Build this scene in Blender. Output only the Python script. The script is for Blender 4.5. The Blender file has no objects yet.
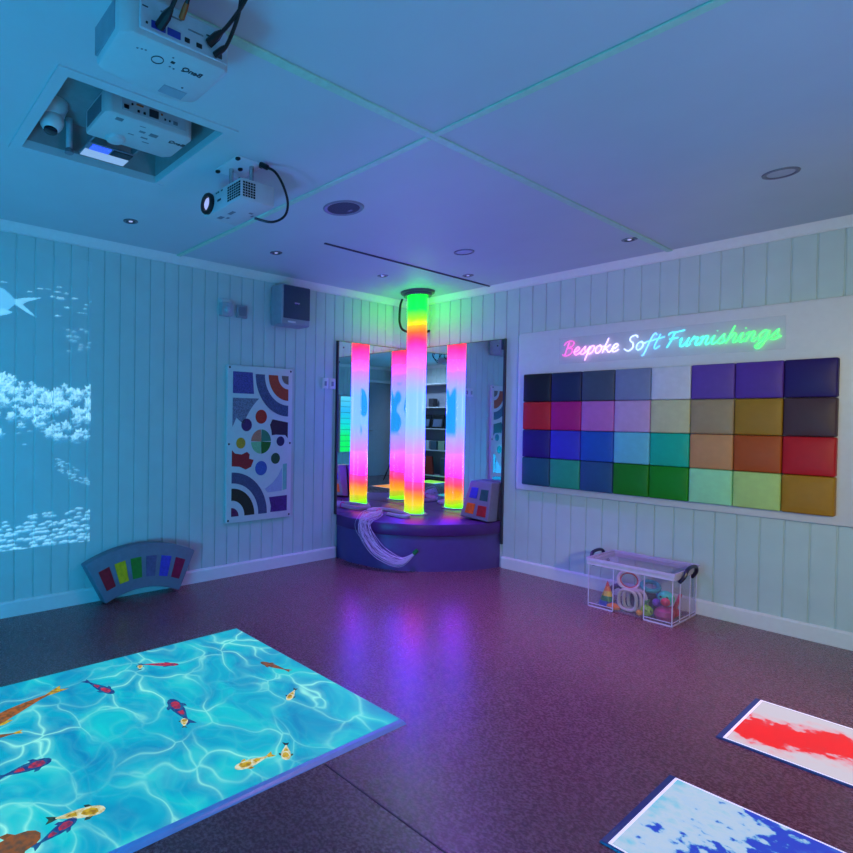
import bpy, bmesh, math, random
import numpy as np
from mathutils import Vector, Matrix
C = bpy.context.scene.collection
PI = math.pi
rnd = random.Random(7)

# ------------------------------------------------------------------ helpers
def lin(c):
    return tuple(((v/255)/12.92 if v/255 <= .04045 else (((v/255)+.055)/1.055)**2.4) for v in c[:3])

def mat(name, rgb, rough=.5, metal=0., var=.06, scale=30., bump=0., emit=None, estr=0., coat=0., spec=.5, alpha=None):
    m = bpy.data.materials.new(name); m.use_nodes = True
    nt = m.node_tree; N = nt.nodes; b = N['Principled BSDF']; L = nt.links
    c = lin(rgb)
    tc = N.new('ShaderNodeTexCoord'); nz = N.new('ShaderNodeTexNoise')
    nz.inputs['Scale'].default_value = scale; nz.inputs['Detail'].default_value = 3
    L.new(tc.outputs['Object'], nz.inputs['Vector'])
    rp = N.new('ShaderNodeValToRGB')
    rp.color_ramp.elements[0].position = .3; rp.color_ramp.elements[1].position = .7
    rp.color_ramp.elements[0].color = tuple(max(0, v*(1-var)) for v in c)+(1,)
    rp.color_ramp.elements[1].color = tuple(min(1, v*(1+var)) for v in c)+(1,)
    L.new(nz.outputs['Fac'], rp.inputs['Fac']); L.new(rp.outputs['Color'], b.inputs['Base Color'])
    b.inputs['Roughness'].default_value = rough; b.inputs['Metallic'].default_value = metal
    b.inputs['Specular IOR Level'].default_value = spec
    b.inputs['Coat Weight'].default_value = coat
    if bump:
        bp = N.new('ShaderNodeBump'); bp.inputs['Strength'].default_value = bump; bp.inputs['Distance'].default_value = .002
        n2 = N.new('ShaderNodeTexNoise'); n2.inputs['Scale'].default_value = scale*12
        L.new(tc.outputs['Object'], n2.inputs['Vector'])
        L.new(n2.outputs['Fac'], bp.inputs['Height']); L.new(bp.outputs['Normal'], b.inputs['Normal'])
    if emit is not None:
        b.inputs['Emission Color'].default_value = lin(emit)+(1,)
        b.inputs['Emission Strength'].default_value = estr
    return m

def nd(m, t, **kw):
    n = m.node_tree.nodes.new('ShaderNode'+t)
    for k, v in kw.items(): setattr(n, k, v)
    return n
def math_(m, op, a, b=None, clamp=False):
    n = nd(m, 'Math', operation=op, use_clamp=clamp)
    for i, v in enumerate((a, b)):
        if v is None: continue
        if isinstance(v, (int, float)): n.inputs[i].default_value = v
        else: m.node_tree.links.new(v, n.inputs[i])
    return n.outputs[0]
def ramp(m, fac, stops, interp='LINEAR'):
    n = nd(m, 'ValToRGB'); cr = n.color_ramp; cr.interpolation = interp
    while len(cr.elements) < len(stops): cr.elements.new(.5)
    for e, (p, c) in zip(cr.elements, stops):
        e.position = p; e.color = tuple(c)+(1,) if len(c) == 3 else c
    m.node_tree.links.new(fac, n.inputs['Fac']); return n.outputs['Color']

WORLD = {}                     # world origin of each linked object
def obj(name, bm, m, parent=None, smooth=35, loc=None):
    """link a bmesh given in WORLD coordinates as one object"""
    bmesh.ops.remove_doubles(bm, verts=bm.verts, dist=1e-6)
    if parent is not None: o0 = WORLD[parent.name]
    elif loc is not None: o0 = Vector(loc)
    else:
        xs = [v.co for v in bm.verts]
        o0 = Vector(((min(v.x for v in xs)+max(v.x for v in xs))/2, (min(v.y for v in xs)+max(v.y for v in xs))/2, min(v.z for v in xs)))
    bm.transform(Matrix.Translation(-o0))
    bmesh.ops.recalc_face_normals(bm, faces=bm.faces)
    me = bpy.data.meshes.new(name); bm.to_mesh(me); bm.free()
    if smooth:
        me.polygons.foreach_set('use_smooth', [True]*len(me.polygons)); me.set_sharp_from_angle(angle=math.radians(smooth))
    if isinstance(m, (list, tuple)):
        for k in m: me.materials.append(k)
    else: me.materials.append(m)
    o = bpy.data.objects.new(name, me); C.objects.link(o)
    if parent is None: o.location = o0
    else: o.parent = parent
    WORLD[o.name] = o0.copy()
    return o
def tag(o, label, cat, group=None):
    o['label'] = label; o['category'] = cat
    if group: o['group'] = group
    return o
def thing(name, label, cat, loc, group=None):
    o = bpy.data.objects.new(name, None); o.empty_display_size = .05; C.objects.link(o); o.location = loc
    WORLD[o.name] = Vector(loc)
    return tag(o, label, cat, group)
def struct(name, bm, m, parent=None, smooth=30):
    o = obj(name, bm, m, parent, smooth)
    if parent is None: o['kind'] = 'structure'
    return o
NB = bmesh.new
def box(bm, lo, hi, bev=0., seg=2, M=None):
    x0, y0, z0 = lo; x1, y1, z1 = hi
    t = bmesh.new()
    bmesh.ops.create_cube(t, size=1)
    for v in t.verts:
        v.co = Vector((x0+(v.co.x+.5)*(x1-x0), y0+(v.co.y+.5)*(y1-y0), z0+(v.co.z+.5)*(z1-z0)))
    if bev: bmesh.ops.bevel(t, geom=t.edges[:], offset=bev, segments=seg, affect='EDGES', profile=.5)
    if M is not None: t.transform(M)
    merge(bm, t); return bm
def merge(bm, t):
    vm = {v: bm.verts.new(v.co) for v in t.verts}
    for f in t.faces:
        try: bm.faces.new([vm[v] for v in f.verts])
        except ValueError: pass
    t.free()
def hexa(bm, P, bev=0., seg=2):
    """P: 8 points: bottom 4 (ccw) then top 4"""
    t = bmesh.new(); v = [t.verts.new(p) for p in P]
    for f in ((3,2,1,0),(4,5,6,7),(0,1,5,4),(1,2,6,5),(2,3,7,6),(3,0,4,7)): t.faces.new([v[i] for i in f])
    bmesh.ops.recalc_face_normals(t, faces=t.faces)
    if bev: bmesh.ops.bevel(t, geom=t.edges[:], offset=bev, segments=seg, affect='EDGES', profile=.5)
    merge(bm, t); return bm
def prism(bm, pts, f0, f1, bev=0.):
    """pts: 2d polygon; f0/f1 map (a,b) -> 3d for the two faces"""
    t = bmesh.new()
    a = [t.verts.new(f0(*p)) for p in pts]; b = [t.verts.new(f1(*p)) for p in pts]
    n = len(pts); t.faces.new(a[::-1]); t.faces.new(b)
    for i in range(n): t.faces.new([a[i], a[(i+1) % n], b[(i+1) % n], b[i]])
    if bev:
        bmesh.ops.recalc_face_normals(t, faces=t.faces)
        es = [e for e in t.edges if len(e.link_faces) == 2 and e.calc_face_angle(0) > .6]
        bmesh.ops.bevel(t, geom=es, offset=bev, segments=2, affect='EDGES', profile=.5)
    merge(bm, t); return bm
def smooth_path(pts, n=6, closed=False):
    P = [Vector(p) for p in pts]; out = []; N = len(P)
    for i in range(N if closed else N-1):
        g = (lambda k: P[k % N]) if closed else (lambda k: P[min(max(k, 0), N-1)])
        p0, p1, p2, p3 = g(i-1), g(i), g(i+1), g(i+2)
        for j in range(n):
            t = j/n
            out.append(.5*((2*p1)+(p2-p0)*t+(2*p0-5*p1+4*p2-p3)*t*t+(3*p1-p0-3*p2+p3)*t**3))
    if not closed: out.append(P[-1])
    return out
def tube(bm, pts, r, n=8, closed=False, cap=True):
    P = [Vector(p) for p in pts]; N = len(P); rings = []; up = None
    for i, p in enumerate(P):
        if closed: d = P[(i+1) % N]-P[i-1]
        else: d = P[min(i+1, N-1)]-P[max(i-1, 0)]
        d.normalize()
        if up is None:
            up = d.orthogonal().normalized()
        up = (up-d*up.dot(d))
        up = up.normalized() if up.length > 1e-6 else d.orthogonal().normalized()
        s = d.cross(up); rr = r[i] if isinstance(r, (list, tuple)) else r
        rings.append([bm.verts.new(p+(up*math.cos(2*PI*k/n)+s*math.sin(2*PI*k/n))*rr) for k in range(n)])
    for i in range(N if closed else N-1):
        a, b = rings[i], rings[(i+1) % N]
        for k in range(n): bm.faces.new([a[k], a[(k+1) % n], b[(k+1) % n], b[k]])
    if cap and not closed:
        bm.faces.new(rings[0][::-1]); bm.faces.new(rings[-1])
    return bm
def lathe(bm, prof, c, axis=(0, 0, 1), n=40, cap=True):
    """prof: (radius, height along axis)"""
    A = Vector(axis).normalized(); u = A.orthogonal().normalized(); w = A.cross(u); c = Vector(c); rings = []
    for r, h in prof:
        if r < 1e-6: rings.append([bm.verts.new(c+A*h)])
        else: rings.append([bm.verts.new(c+A*h+(u*math.cos(2*PI*k/n)+w*math.sin(2*PI*k/n))*r) for k in range(n)])
    for a, b in zip(rings, rings[1:]):
        if len(a) == 1 and len(b) == 1: continue
        for k in range(n):
            k2 = (k+1) % n
            if len(a) == 1: bm.faces.new([a[0], b[k2], b[k]])
            elif len(b) == 1: bm.faces.new([a[k], a[k2], b[0]])
            else: bm.faces.new([a[k], a[k2], b[k2], b[k]])
    if cap:
        if len(rings[0]) > 1: bm.faces.new(rings[0][::-1])
        if len(rings[-1]) > 1: bm.faces.new(rings[-1])
    return bm
def ball(bm, c, r, sc=(1, 1, 1), n=20):
    t = bmesh.new(); bmesh.ops.create_uvsphere(t, u_segments=n, v_segments=n//2, radius=r)
    for v in t.verts: v.co = Vector((v.co.x*sc[0], v.co.y*sc[1], v.co.z*sc[2]))+Vector(c)
    merge(bm, t); return bm

# ------------------------------------------------------------------ dimensions
H = 2.41; W = 5.0; D = 5.6
PH = .39                                    # plinth height
TX, TY = .37, -.32                          # bubble tube
# ------------------------------------------------------------------ materials
WALLC = (198, 213, 210)
M_wall = mat('painted_panelling', WALLC, .45, var=.03, scale=6)
M_ceil = mat('ceiling_paint', (194, 206, 210), .6, var=.02, scale=3)
M_trim = mat('white_gloss_paint', (232, 232, 230), .3, var=.02)
M_black = mat('black_plastic', (16, 16, 20), .4)
M_dark = mat('dark_grey_plastic', (52, 52, 60), .45)
M_white = mat('white_plastic', (225, 225, 225), .35, var=.02)
M_board = mat('white_board', (222, 222, 226), .4, var=.02)
M_chrome = mat('brushed_steel', (190, 190, 195), .25, 1.)
M_grey = mat('grey_plastic', (120, 122, 130), .4)

def floor_material():
    m = bpy.data.materials.new('speckled_safety_vinyl'); m.use_nodes = True
    b = m.node_tree.nodes['Principled BSDF']; L = m.node_tree.links
    tc = nd(m, 'TexCoord'); n1 = nd(m, 'TexNoise'); n1.inputs['Scale'].default_value = 95; n1.inputs['Detail'].default_value = 4
    n1.inputs['Roughness'].default_value = .75
    L.new(tc.outputs['Object'], n1.inputs['Vector'])
    col = ramp(m, n1.outputs['Fac'], [(.3, lin((62, 38, 44))), (.46, lin((112, 74, 80))), (.58, lin((126, 86, 92))), (.75, lin((176, 138, 142)))])
    n2 = nd(m, 'TexNoise'); n2.inputs['Scale'].default_value = 2.2; L.new(tc.outputs['Object'], n2.inputs['Vector'])
    mx = nd(m, 'MixRGB', blend_type='MULTIPLY'); mx.inputs['Fac'].default_value = .35
    L.new(col, mx.inputs['Color1']); L.new(ramp(m, n2.outputs['Fac'], [(.3, (.7,)*3), (.7, (1.1,)*3)]), mx.inputs['Color2'])
    L.new(mx.outputs['Color'], b.inputs['Base Color'])
    L.new(ramp(m, n1.outputs['Fac'], [(.35, (.20,)*3), (.7, (.36,)*3)]), b.inputs['Roughness'])
    b.inputs['Specular IOR Level'].default_value = .62
    bp = nd(m, 'Bump'); bp.inputs['Strength'].default_value = .16; bp.inputs['Distance'].default_value = .003
    n3 = nd(m, 'TexNoise'); n3.inputs['Scale'].default_value = 130; L.new(tc.outputs['Object'], n3.inputs['Vector'])
    L.new(n3.outputs['Fac'], bp.inputs['Height']); L.new(bp.outputs['Normal'], b.inputs['Normal'])
    return m

# ------------------------------------------------------------------ room shell
bm = NB()
for (x0, x1, y0, y1) in ((0, W, -D, 0),): box(bm, (x0-.05, y0-.05, -.05), (x1+.05, y1+.05, 0))
struct('floor', bm, floor_material(), smooth=0)
bm = NB(); box(bm, (2.235, -3.112, 0), (4.6, -3.106, .0012))
struct('trim_1', bm, mat('floor_weld_seam', (30, 20, 26), .5), smooth=0)

HX0, HX1, HY0, HY1 = 1.10, 1.735, -3.89, -3.262          # ceiling hatch opening
bm = NB()
box(bm, (-.05, -D-.05, H), (HX0, .05, H+.03)); box(bm, (HX1, -D-.05, H), (W+.05, .05, H+.03))
box(bm, (HX0, -D-.05, H), (HX1, HY0, H+.03)); box(bm, (HX0, HY1, H), (HX1, .05, H+.03))
struct('ceiling', bm, M_ceil, smooth=0)
bm = NB()                                                # ceiling battens
for lo, hi in (((2.222, -D+.03, H-.008), (2.258, -.03, H)), ((.03, -2.588, H-.008), (2.222, -2.552, H)), ((2.258, -2.588, H-.008), (W-.03, -2.552, H))):
    box(bm, lo, hi, .002, 1)
struct('trim_2', bm, mat('batten_green_glow', (176, 222, 196), .45), smooth=0)  # green light from the tube is put into the batten colour
bm = NB(); box(bm, (.90, -1.95, H-.008), (.916, -.03, H), .002, 1)
struct('trim_3', bm, mat('batten_dark_shade', (70, 66, 84), .6), smooth=0)  # batten side turned from the tube, its shade put into a dark colour

def panel_wall(name, axis, start, step, a0, a1, sgn, off=0):
    """grooved vertical boards along one axis; sgn = direction of the room from the wall"""
    prof = [(a0, 0.)]
    k0 = math.ceil((a0+.01-start)/step); a = start+k0*step
    while a < a1-.01:
        prof += [(a-.005, 0.), (a-.0024, -.0075), (a+.0024, -.0075), (a+.005, 0.)]; a += step
    prof.append((a1, 0.))
    bm = NB(); bot = []; top = []
    for (p, d) in prof:
        q = (off+sgn*d)
        co = (q, p) if axis == 'y' else (p, q)
        bot.append(bm.verts.new((co[0], co[1], 0))); top.append(bm.verts.new((co[0], co[1], H)))
    back = -.04*sgn+off
    for p in (a1, a0):
        co = (back, p) if axis == 'y' else (p, back)
        bot.append(bm.verts.new((co[0], co[1], 0))); top.append(bm.verts.new((co[0], co[1], H)))
    n = len(bot)
    for i in range(n): bm.faces.new([bot[i], bot[(i+1) % n], top[(i+1) % n], top[i]])
    bm.faces.new(bot[::-1]); bm.faces.new(top)
    return struct(name, bm, M_wall, smooth=0)
panel_wall('wall_left', 'y', -.329, .1111, -D, 0, 1)
panel_wall('wall_right', 'x', .04, .1125, 0, W, -1)
panel_wall('wall_back', 'x', .04, .1125, 0, W, 1, -D)
panel_wall('wall_far_right', 'y', -.329, .1111, -D, 0, -1, W)

def skirting(name, axis, a0, a1, off, sgn):
    prof = [(0, 0), (.018, 0), (.018, .085), (.012, .097), (0, .097)]
    bm = NB()
    f = (lambda d, z, a: (off+sgn*d, a, z)) if axis == 'y' else (lambda d, z, a: (a, off+sgn*d, z))
    prism(bm, prof, lambda d, z: f(d, z, a0), lambda d, z: f(d, z, a1))
    struct(name, bm, M_trim, smooth=0)
skirting('baseboard_left', 'y', -D+.02, -.955, 0, 1)
skirting('baseboard_right', 'x', 1.055, W-.02, 0, -1)
skirting('baseboard_back', 'x', .02, W-.02, -D, 1)
skirting('baseboard_far_right', 'y', -4.5, -.02, W, -1)
def coving(name, axis, a0, a1, off, sgn):
    prof = [(0, H), (.04, H), (.032, H-.012), (.012, H-.05), (.012, H-.06), (0, H-.06)]
    bm = NB(); f = (lambda d, z, a: (off+sgn*d, a, z)) if axis == 'y' else (lambda d, z, a: (a, off+sgn*d, z))
    prism(bm, prof, lambda d, z: f(d, z, a0), lambda d, z: f(d, z, a1)); struct(name, bm, M_trim, smooth=0)
coving('trim_4', 'y', -D, 0, 0, 1); coving('trim_5', 'x', 0, W, 0, -1)
coving('trim_6', 'x', 0, W, -D, 1); coving('trim_7', 'y', -D, 0, W, -1)

# door in the far wall (seen only in the mirrors)
dr = NB(); box(dr, (W-.035, -5.42, .005), (W-.001, -4.62, 2.05), .003, 1)
d1 = struct('door_1', dr, mat('grey_door_paint', (150, 154, 164), .4), smooth=0)
fr = NB()
for lo, hi in (((W-.045, -5.49, 0), (W-.001, -5.425, 2.12)), ((W-.045, -4.615, 0), (W-.001, -4.55, 2.12)), ((W-.045, -5.425, 2.055), (W-.001, -4.615, 2.12))): box(fr, lo, hi, .003, 1)
obj('door_frame', fr, M_trim, d1, 0)
hb = NB(); tube(hb, [(W-.035, -4.70, 1.0), (W-.075, -4.70, 1.0), (W-.075, -4.81, 1.0)], .009, 10); obj('door_handle', hb, M_chrome, d1)

# ------------------------------------------------------------------ reef picture on the left wall
def reef():
    y0, y1, z0, z1 = -4.5, -3.192, .408, 2.262; st = .0045
    ny = int((y1-y0)/st)+1; nz = int((z1-z0)/st)+1
    Y, Z = np.meshgrid(np.linspace(y0, y1, ny), np.linspace(z0, z1, nz))
    img = np.zeros((nz, ny, 3)); r = np.random.RandomState(3)
    img[:] = np.array(lin((0, 26, 48)))
    hi = np.array(lin((186, 232, 244))); mid = np.array(lin((88, 168, 204))); sh = np.array(lin((2, 44, 84)))
    def px(x, y):                      # photo coordinates -> wall metres
        t = max(0., x)/91.
        zz = (1-t)*(.424+(549-y)*.006064)+t*(.407+(541-y)*.006642)
        return -3.748+x*.00611, zz
    def lump(cy, cz, ry, rz, b=1., fuzz=.35):
        i0 = max(0, int((cz-rz-z0)/st)-1); i1 = min(nz, int((cz+rz-z0)/st)+2)
        j0 = max(0, int((cy-ry-y0)/st)-1); j1 = min(ny, int((cy+ry-y0)/st)+2)
        if i1 <= i0 or j1 <= j0: return
        yy = (Y[i0:i1, j0:j1]-cy)/ry; zz = (Z[i0:i1, j0:j1]-cz)/rz
        an = np.arctan2(zz, yy); d = np.sqrt(yy*yy+zz*zz)*(1+fuzz*.3*np.sin(an*7+cy*90)+fuzz*.25*np.sin(an*12+cz*170))
        a = np.clip((1-d)*4, 0, 1)[..., None]
        l = np.clip(.42+.75*zz-.2*yy+r.uniform(-.35, .35, d.shape)*fuzz*1.6, 0, 1)[..., None]
        col = sh*(1-l)+mid*l+np.clip(l-.6, 0, 1)*2.*hi
        img[i0:i1, j0:j1] = img[i0:i1, j0:j1]*(1-a*b)+col*a*b
    # faint coral high up, at the right edge
    for k in range(16):
        a, b_ = px(r.uniform(66, 92), r.uniform(330, 352)); lump(a, b_, .022, .016, .35)
    # coral bank
    top = lambda x: np.interp(x % 92 if x < 0 else x, [0, 18, 30, 46, 51, 60, 72, 80, 92], [377, 381, 384, 390, 398, 384, 391, 388, 390])
    bot = lambda x: np.interp(x % 92 if x < 0 else x, [0, 10, 30, 46, 60, 92], [402, 422, 432, 436, 441, 446])
    L = []
    for k in range(400):
        x = r.uniform(-125, 93); t_, b2 = top(x), bot(x); y = t_+(b2-t_)*r.uniform(0, 1)**1.2
        L.append((y, x))
    for y, x in sorted(L):
        a, b_ = px(x, y)
        s = r.uniform(.018, .036)
        dens = 1. if y < bot(x)-8 else .85
        lump(a, b_, s, s*1.15, dens, .6)
    for k in range(26):
        x = r.uniform(8, 92); a, b_ = px(x, r.uniform(418, 446)); lump(a, b_, .02, .009, .5)
    # drifting frond
    for k in range(60):
        t = r.uniform(0, 1); x = 53+t*38; y = 462+t*20+r.uniform(-9, 9)*(1-abs(t-.35)); a, b_ = px(x, y); lump(a, b_, r.uniform(.008, .02), .007, .55, .6)
    # pebbled bed
    row = 0; y = 506.
    while y < 556:
        x = -124+(row % 2)*5
        while x < 98:
            xx = x+r.uniform(-2, 2); off = np.interp(xx, [-120, 0, 91], [22, 15, 0])
            yy = y+off+r.uniform(-1.5, 1.5); s = .6+.4*(y-506)/40
            if r.rand() < (.55 if y < 514 else .96):
                a, b_ = px(xx, yy); lump(a, b_, .046*s*r.uniform(.7, 1.1), .021*s, .95, .25)
            x += 9.2*s+r.uniform(0, 2)
        y += 4.4*(.75+.5*(y-506)/40); row += 1
    # big fish, top left, and drifting specks
    def poly(pts, col, a=.9):
        P = [px(*p) for p in pts]; ins = np.zeros(Y.shape, bool); j = len(P)-1
        for i in range(len(P)):
            (yi, zi), (yj, zj) = P[i], P[j]
            if zi != zj:
                c = ((zi > Z) != (zj > Z)) & (Y < (yj-yi)*(Z-zi)/(zj-zi)+yi); ins ^= c
            j = i
        w = (ins*a)[..., None]; img[:] = img*(1-w)+np.array(col)*w
    fb = lin((92, 176, 226)); fh = lin((120, 202, 240))
    poly([(-60, 296), (-40, 284), (-15, 283), (3, 289), (14, 300), (13, 304), (4, 312), (-20, 316), (-45, 310)], fb)
    poly([(12, 299), (24, 297.5), (40, 297.5), (26, 301), (20, 304), (34, 317), (24, 312), (14, 305)], fh)
    poly([(-10, 314), (2, 308), (11, 312), (6, 314), (-8, 318)], fh)
    for (x, y, a, b_) in ((3, 282.5, .03, .007), (37, 289, .03, .006), (27, 292, .02, .007), (56.5, 287.5, .016, .009), (56, 292.5, .03, .008), (64, 294, .02, .01),
                          (58, 299, .035, .014), (50, 297, .02, .01), (73, 299, .025, .01), (65, 308, .022, .01), (85, 305, .02, .006), (84, 309, .014, .008), (55, 316, .02, .008), (80, 313, .04, .004), (45, 289, .02, .004), (90, 302, .01, .008)):
        c1, c2 = px(x, y); lump(c1, c2, a, b_, .8, .5)
    bmv = NB()
    me = bpy.data.meshes.new('projected_reef_picture')
    ph = ((Y+.329)/.1111); ph = np.abs(ph-np.round(ph))*.1111
    X = np.where(ph < .0045, -.006, 0.)+.0025
    V = np.stack([X, Y+3.846, Z-z0], -1).reshape(-1, 3)
    idx = np.arange(nz*ny).reshape(nz, ny)
    F = np.stack([idx[:-1, :-1], idx[:-1, 1:], idx[1:, 1:], idx[1:, :-1]], -1).reshape(-1, 4)
    me.from_pydata(V.tolist(), [], F.tolist())
    ca = me.color_attributes.new('picture', 'FLOAT_COLOR', 'POINT')
    ca.data.foreach_set('color', np.concatenate([img.reshape(-1, 3), np.ones((nz*ny, 1))], 1).astype(np.float32).ravel())
    m = mat('reef_projection', WALLC, .45, var=.03, scale=6); b = m.node_tree.nodes['Principled BSDF']
    at = nd(m, 'Attribute', attribute_name='picture'); m.node_tree.links.new(at.outputs['Color'], b.inputs['Emission Color'])
    b.inputs['Emission Strength'].default_value = REEF  # projected light put into the wall sheet's own emission
    me.materials.append(m)
    o = bpy.data.objects.new('projected_reef_picture', me); C.objects.link(o); o.location = (0, -3.846, z0)
    tag(o, 'blue and white coral reef picture glowing on the panelled wall', 'projected picture')
REEF = .72
reef()

# ------------------------------------------------------------------ koi pool floor picture
POOL = 1.0
def pool():
    x0, x1, y0, y1 = .975, 2.228, -4.86, -2.652
    t = thing('projected_floor_picture', 'glowing turquoise water floor picture with swimming koi fish', 'floor projection', ((x0+x1)/2, (y0+y1)/2, 0))  # projection on a mat, its light put into emissive water and fish
    bm = NB()
    t1 = [(x0, y0, 0), (x1, y0, 0), (x1, y1, 0), (x0, y1, 0), (x0+.004, y0+.004, .012), (x1-.012, y0+.004, .012), (x1-.012, y1-.006, .012), (x0+.004, y1-.006, .012)]
    hexa(bm, t1, .001, 1); obj('mat', bm, mat('floor_mat_blue_glow', (120, 146, 190), .35, emit=(20, 90, 170), estr=.45), t)  # white mat, blue spill light put into its colour and emission
    m = bpy.data.materials.new('rippling_water_picture'); m.use_nodes = True; L = m.node_tree.links
    b = m.node_tree.nodes['Principled BSDF']; b.inputs['Base Color'].default_value = (.03, .05, .06, 1); b.inputs['Roughness'].default_value = .5; b.inputs['Specular IOR Level'].default_value = .2
    tc = nd(m, 'TexCoord'); mp = nd(m, 'Mapping'); mp.inputs['Rotation'].default_value = (0, 0, .6); mp.inputs['Scale'].default_value = (1., 1.25, 1)
    L.new(tc.outputs['Object'], mp.inputs['Vector'])
    nz = nd(m, 'TexNoise'); nz.inputs['Scale'].default_value = 3.; nz.inputs['Detail'].default_value = 1.5; L.new(mp.outputs['Vector'], nz.inputs['Vector'])
    vm = nd(m, 'VectorMath', operation='MULTIPLY_ADD'); vm.inputs[1].default_value = (.55, .55, .55)
    L.new(nz.outputs['Color'], vm.inputs[0]); L.new(mp.outputs['Vector'], vm.inputs[2])
    def vor(scale):
        v = nd(m, 'TexVoronoi', feature='DISTANCE_TO_EDGE'); v.inputs['Scale'].default_value = scale; L.new(vm.outputs[0], v.inputs['Vector']); return v.outputs['Distance']
    n2 = nd(m, 'TexNoise'); n2.inputs['Scale'].default_value = 4.; n2.inputs['Detail'].default_value = 4; L.new(vm.outputs[0], n2.inputs['Vector'])
    n3 = nd(m, 'TexNoise'); n3.inputs['Scale'].default_value = 2.2; n3.inputs['Detail'].default_value = 1; L.new(mp.outputs['Vector'], n3.inputs['Vector'])
    base = ramp(m, n2.outputs['Fac'], [(.32, lin((4, 134, 184))), (.5, lin((4, 166, 198))), (.7, lin((14, 198, 206)))])
    d1 = vor(4.0)
    e1 = ramp(m, d1, [(0., (.95,)*3), (.016, (.62,)*3), (.042, (.2,)*3), (.16, (0.,)*3)])
    wide = ramp(m, n3.outputs['Fac'], [(.40, (.10,)*3), (.66, (1.,)*3)])
    k = math_(m, 'MULTIPLY', e1, wide)
    e2 = ramp(m, vor(8.5), [(0., (.12,)*3), (.03, (.06,)*3), (.12, (0.,)*3)])
    k = math_(m, 'ADD', k, math_(m, 'MULTIPLY', e2, n2.outputs['Fac']), True)
    mx = nd(m, 'MixRGB'); L.new(k, mx.inputs['Fac']); L.new(base, mx.inputs['Color1']); mx.inputs['Color2'].default_value = lin((150, 246, 232))+(1,)
    L.new(mx.outputs['Color'], b.inputs['Emission Color']); b.inputs['Emission Strength'].default_value = POOL
    bm = NB(); box(bm, (x0+.006, y0+.006, .012), (x1-.028, y1-.010, .0128)); obj('water_picture', bm, m, t, 0)
    # koi
    def pic(name, rgb, alt):
        m = mat(name, tuple(v*.3 for v in rgb), .6, emit=rgb, estr=.9*POOL)
        tc = nd(m, 'TexCoord'); nz = nd(m, 'TexNoise'); nz.inputs['Scale'].default_value = 55; nz.inputs['Detail'].default_value = 4
        m.node_tree.links.new(tc.outputs['Object'], nz.inputs['Vector'])
        m.node_tree.links.new(ramp(m, nz.outputs['Fac'], [(.38, lin(alt)), (.58, lin(rgb))]), m.node_tree.nodes['Principled BSDF'].inputs['Emission Color']); return m
    cols = dict(orange=pic('koi_orange', (170, 96, 26), (112, 74, 30)), brown=pic('koi_brown', (142, 84, 36), (92, 72, 52)), red=pic('koi_red', (190, 50, 76), (110, 44, 92)), blue=pic('koi_blue', (34, 58, 130), (24, 100, 150)),
                white=pic('koi_white', (220, 228, 196), (196, 176, 96)), yellow=pic('koi_yellow', (206, 176, 30), (150, 116, 20)), black=pic('koi_black', (26, 46, 50), (60, 90, 70)))
    def fish(head, tail, w, body, patch, fin, lab, bend=0.):
        h = Vector(head); q = Vector(tail); d = (q-h); Ln = d.length; d /= Ln; s = Vector((-d.y, d.x)); z = .0132
        def P(a, b): 
            c = h+d*(a*Ln)+s*(b*w+bend*w*math.sin(a*PI)); return (c.x, c.y)
        o = None
        def piece(pts, m_, zz, nm, par):
            bm = NB(); prism(bm, pts, lambda a, b: (a, b, z-.0005), lambda a, b: (a, b, zz)); return obj(nm, bm, m_, par, 0)
        prof = [(0, .0), (.03, .24), (.1, .4), (.25, .5), (.45, .44), (.6, .3), (.72, .16)]
        outl = [P(a, b) for a, b in prof]+[P(.84, .06), P(.84, -.06)]+[P(a, -b) for a, b in prof[::-1][:-1]]
        o = piece(outl, cols[body], z+.0004, 'koi_fish', t); o['label'] = lab
        piece([P(.78, .05), P(.9, .28), P(1., .42), P(.95, .02), P(1., -.3), P(.88, -.2), P(.78, -.05)], cols[fin], z+.0003, 'tail_fin', o)
        for sg in (1, -1):
            piece([P(.2, .4*sg), P(.28, .72*sg), P(.37, .74*sg), P(.33, .42*sg)][::sg], cols[fin], z+.0002, 'side_fin', o)
        if patch:
            pp = [P(.12, .2), P(.2, .36), P(.34, .3), P(.42, .1), P(.38, -.2), P(.24, -.34), P(.14, -.16)]
            piece(pp, cols[patch], z+.0008, 'patch', o)
            pp = [P(.48, .22), P(.58, .18), P(.66, .05), P(.6, -.14), P(.5, -.2)]
            piece(pp, cols[patch], z+.0008, 'patch', o)
    fish((1.345, -4.13), (1.146, -3.70), .075, 'orange', None, 'yellow', 'long orange koi nosing in at the upper edge', .25)
    fish((1.386, -4.12), (1.418, -3.945), .035, 'brown', None, 'yellow', 'small brown koi tail near the left picture edge')
    fish((1.328, -3.541), (1.129, -3.607), .045, 'blue', 'red', 'blue', 'blue koi with a red back near the far edge')
    fish((1.225, -3.166), (1.107, -3.336), .036, 'red', 'red', 'blue', 'thin red koi pointing right along the far edge')
    fish((1.515, -3.36), (1.745, -3.385), .058, 'blue', 'red', 'blue', 'broad red and blue koi in the middle of the water')
    fish((1.435, -2.815), (1.60, -2.755), .04, 'brown', None, 'brown', 'brown koi near the right edge of the water')
    fish((1.815, -2.945), (1.75, -2.845), .03, 'white', 'yellow', 'black', 'tiny white and yellow koi below the brown koi')
    fish((2.088, -3.40), (2.096, -3.235), .042, 'white', 'yellow', 'yellow', 'yellow and white koi near the lower edge')
    fish((2.15, -3.222), (2.064, -3.152), .036, 'white', 'yellow', 'black', 'small white koi swimming beside the yellow one')
    fish((1.664, -3.905), (1.668, -4.10), .055, 'blue', 'red', 'blue', 'red koi with blue fins at the left edge')
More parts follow.
